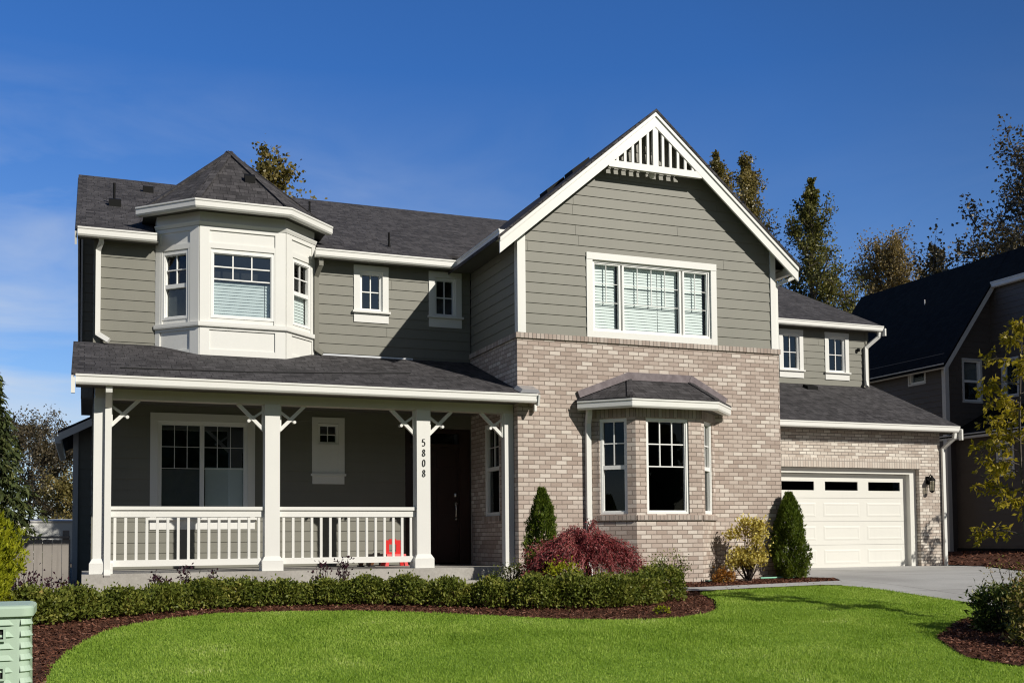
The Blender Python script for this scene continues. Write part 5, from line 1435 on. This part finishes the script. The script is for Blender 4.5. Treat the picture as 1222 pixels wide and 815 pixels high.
# boxwood hedge along the bed
M['box'] = leaf_mat('boxwood_leaves', [(0, (.050, .070, .014)), (.4, (.125, .155, .026)), (.75, (.24, .255, .05)), (.93, (.36, .34, .085)), (1, (.34, .18, .08))], .3, .45, cscale=5, clump=.5)
HC = np.array([(-.62, 12.62), (.1, 13.05), (.9, 13.42), (1.8, 13.66), (2.8, 13.70), (3.7, 13.46), (4.5, 13.02), (5.2, 12.62), (5.9, 12.42), (6.6, 12.52), (7.15, 12.80), (7.42, 13.02)])
def hedge():
    o = thing('boxwood_hedge', (3.2, 13.3, -.08), 'long low clipped boxwood hedge curving between lawn and porch', 'hedge')
    rg = np.random.default_rng(3); seg = np.linalg.norm(np.diff(HC, axis=0), axis=1); cum = np.concatenate([[0], np.cumsum(seg)]); tot = cum[-1]
    N = 56000; s = rg.uniform(0, tot, N); X = np.interp(s, cum, HC[:, 0]); Y = np.interp(s, cum, HC[:, 1])
    X2 = np.interp(s + .05, cum, HC[:, 0]); Y2 = np.interp(s + .05, cum, HC[:, 1]); tx_, ty_ = X2 - X, Y2 - Y; ll = np.hypot(tx_, ty_) + 1e-9; nx_, ny_ = ty_ / ll, -tx_ / ll
    ph = s * 2 * np.pi / .52
    wv = .27 * (1 + .16 * np.sin(ph) + .10 * np.sin(s * 5.3)); hv = np.interp(s / tot, [0, .1, .55, .85, 1], [.30, .28, .28, .38, .42]) * (1 + .11 * np.sin(ph + .4) + .10 * np.sin(s * 2.9 + 1) + .06 * np.sin(s * 11))
    a = rg.uniform(-.12, np.pi + .12, N); rr_ = np.sqrt(rg.uniform(.42, 1.05, N)); e = .62
    cx_ = np.sign(np.cos(a)) * np.abs(np.cos(a)) ** e * wv * rr_; cz_ = np.abs(np.sin(a)) ** e * hv * rr_
    shoot = rg.random(N) < .035; cz_ = cz_ + shoot * rg.uniform(0, .09, N)
    C = np.column_stack([X + nx_ * cx_, Y + ny_ * cx_, gzv(X, Y) + np.maximum(cz_, .015)]) + rg.normal(0, .014, (N, 3))
    A = rg.normal(0, .7, (N, 3)) + np.column_stack([nx_ * cx_ * 2, ny_ * cx_ * 2, np.full(N, .55)])
    segs = []
    for k in range(150):
        i = rg.integers(N); b = np.array([X[i], Y[i], gz(X[i], Y[i]) - .02]); segs.append(([tuple(b), tuple(b * .4 + C[i] * .6 - [0, 0, .03]), tuple(C[i])], [.010, .007, .003]))
    stems_mesh('stems', segs, M['darkbark'], o, 4)
    quads('foliage', leaf_quads(C, A, rg.uniform(.030, .062, N), rg.uniform(.018, .034, N)), M['box'], o)
hedge()
# taller airy sprigs by the maple
shrub('airy_shrub', 'loose green shrub with small leaves right of the red maple', (7.75, 13.55, gz(7.75, 13.55)), .30, .26, .52, 26, 22, .035, .02, M['box'], seed=21, cl=.06, z0=.3)
shrub('yellow_green_shrub', 'small yellow-green shrub under the left side of the red maple', (6.02, 13.35, gz(6.02, 13.35)), .25, .2, .42, 26, 30, .045, .028, M['golden'], seed=22, cl=.06, z0=.25)
shrub('low_green_shrub', 'small green shrub between the porch step and the slim conifer', (5.75, 14.6, gz(5.75, 14.6)), .25, .2, .38, 26, 30, .035, .022, M['box'], seed=23, cl=.06, z0=.25)
shrub('lawn_weed', 'tiny yellow-green weed in the mulch at the right end of the hedge', (6.55, 11.62, gz(6.55, 11.62)), .09, .07, .07, 10, 12, .04, .02, M['golden'], seed=24, cl=.02, z0=.2, cat='plant')

# weeping red laceleaf maple
M['maple'] = leaf_mat('red_laceleaf_maple', [(0, (.13, .024, .030)), (.45, (.31, .072, .078)), (.8, (.50, .17, .165)), (.95, (.56, .30, .24)), (1, (.36, .24, .07))], .4, .45, (1, .7, .6), cscale=4)
def maple():
    rg = np.random.default_rng(17); loc = np.array([6.68, 13.95, gz(6.68, 13.95)]); o = thing('red_maple', tuple(loc), 'weeping dark red laceleaf maple in front of the brick wall', 'shrub')
    segs = [([tuple(loc - [0, 0, .05]), tuple(loc + [.02, 0, .25]), tuple(loc + [-.03, .02, .52])], [.05, .042, .03])]; C = []; A = []; top = loc + np.array([-.03, .02, .50])
    for k in range(230):
        az = k * 2.39996; ln = rg.uniform(.10, 1.0) ** .75; rx, ry = .98 * ln, .70 * ln; hz = rg.uniform(.14, .46) * (1.15 - .55 * ln) + .02; dr = rg.uniform(.25, .75) * ln; m_ = 8; pts = []
        for j in range(m_ + 1):
            t = j / m_; pts.append(top + np.array([math.cos(az) * rx * t ** .8, math.sin(az) * ry * t ** .8, hz * math.sin(math.pi * min(1, t * 1.25) * .5) * 1.1 - dr * t ** 2.3]) + rg.normal(0, .012, 3))
        pts = [np.array([p[0], p[1], max(p[2], loc[2] + .06)]) for p in pts]
        segs.append(([tuple(p) for p in pts], [.010 * (1 - .8 * j / m_) + .001 for j in range(m_ + 1)])); n_ = int(150 * ln) + 30; q = rg.uniform(.12, 1.03, n_); j = np.minimum(m_ - 1, (q * m_).astype(int)); g = q * m_ - j; PP = np.array(pts)
        C.append(PP[j] * (1 - g[:, None]) + PP[j + 1] * g[:, None] + rg.normal(0, .030, (n_, 3))); A.append(rg.normal(0, .55, (n_, 3)) + np.array([math.cos(az) * .5, math.sin(az) * .5, -.6]))
    stems_mesh('trunk', segs, M['darkbark'], o, 5); C = np.concatenate(C); A = np.concatenate(A)
    quads('crown', leaf_quads(C, A, rg.uniform(.035, .075, len(C)), rg.uniform(.008, .018, len(C))), M['maple'], o)
maple()

# leaning sapling at the right edge
M['sapling'] = leaf_mat('olive_yellow_sapling_leaves', [(0, (.13, .115, .014)), (.4, (.28, .23, .022)), (.8, (.46, .36, .035)), (1, (.52, .38, .07))], .45, .4)
def sapling(loc, h, label, leafm, nb, seed, lx=0.0, nlf=9, wid=.9):
    rg = np.random.default_rng(seed); loc = np.array(loc, float); o = thing('sapling', tuple(loc), label, 'tree'); P = [loc + np.array([lx * (t * 1.2 - t * t * .4) + .02 * math.sin(7 * t), .06 * math.sin(4 * t), h * t - .04 * (t == 0)]) for t in np.linspace(0, 1, 11)]
    segs = [([tuple(p) for p in P], [.026 * (1 - .85 * i / 10) + .002 for i in range(11)])]; C = []; A = []
    for k in range(nb):
        t = .28 + .70 * (k + rg.random() * .8) / nb; i = min(9, int(t * 10)); p = P[i] + (P[i + 1] - P[i]) * (t * 10 - i); az = k * 2.39996 + rg.normal(0, .3) + 2.6; ln = wid * (1.05 - .75 * t) * rg.uniform(.6, 1.2) + .12
        d = np.array([math.cos(az), math.sin(az), .55]); pts = [p]
        for j in range(5): d = d + np.array([0, 0, -.16]) + rg.normal(0, .05, 3); pts.append(pts[-1] + d / np.linalg.norm(d) * ln / 5)
        segs.append(([tuple(q) for q in pts], [.009, .0075, .006, .0045, .003, .0015])); PP = np.array(pts)
        for s in range(int(nlf * 1.5)):
            q = rg.uniform(.2, 1.0); j = min(4, int(q * 5)); b = PP[j] + (PP[j + 1] - PP[j]) * (q * 5 - j); dd = d * .5 + rg.normal(0, .6, 3); dd /= np.linalg.norm(dd); e = b + dd * rg.uniform(.06, .16)
            segs.append(([tuple(b), tuple(e)], [.003, .0012])); n_ = rg.integers(4, 9); tt = rg.uniform(.2, 1.05, n_); C.append(b + (e - b) * tt[:, None] + rg.normal(0, .012, (n_, 3))); A.append(rg.normal(0, .6, (n_, 3)) + dd * .5 + np.array([0, 0, -.35]))
    stems_mesh('trunk', segs, M['bark'], o, 6); C = np.concatenate(C); A = np.concatenate(A)
    quads('crown', leaf_quads(C, A, rg.uniform(.055, .095, len(C)), rg.uniform(.028, .046, len(C)), .1), leafm, o)
sapling((10.42, 9.65, gz(10.42, 9.65)), 3.65, 'slender leaning sapling with yellow-olive leaves at the right edge', M['sapling'], 26, 3, -.10, 12, .74)
sapling((20.0, 16.75, gz(20, 16.75)), 3.2, 'young green sapling beside the driveway, casting its shadow on the garage pier', M['arbor'], 16, 8, .0, 9, .55)

# dark tree belt on the far side of the street (seen mirrored in the lower windows)
def belt():
    rg = np.random.default_rng(9); C = []
    for k in range(22):
        c = np.array([-60 + k * 6.2 + rg.normal(0, 1), -42 + rg.normal(0, 4), 0]); h = rg.uniform(9, 12.5); n_ = 1300; d = unit(rg.normal(0, 1, (n_, 3))) * rg.uniform(.7, 1, (n_, 1)); C.append(c + d * np.array([4.2, 3.0, h / 2]) + np.array([0, 0, h / 2 - .8]))
    C = np.concatenate(C); o = quads('street_trees', leaf_quads(C, rand_dirs(len(C)), rg.uniform(.9, 1.6, len(C)), rg.uniform(.7, 1.2, len(C))), M['spruce']); o['kind'] = 'stuff'
belt()
bpy.context.view_layer.update()
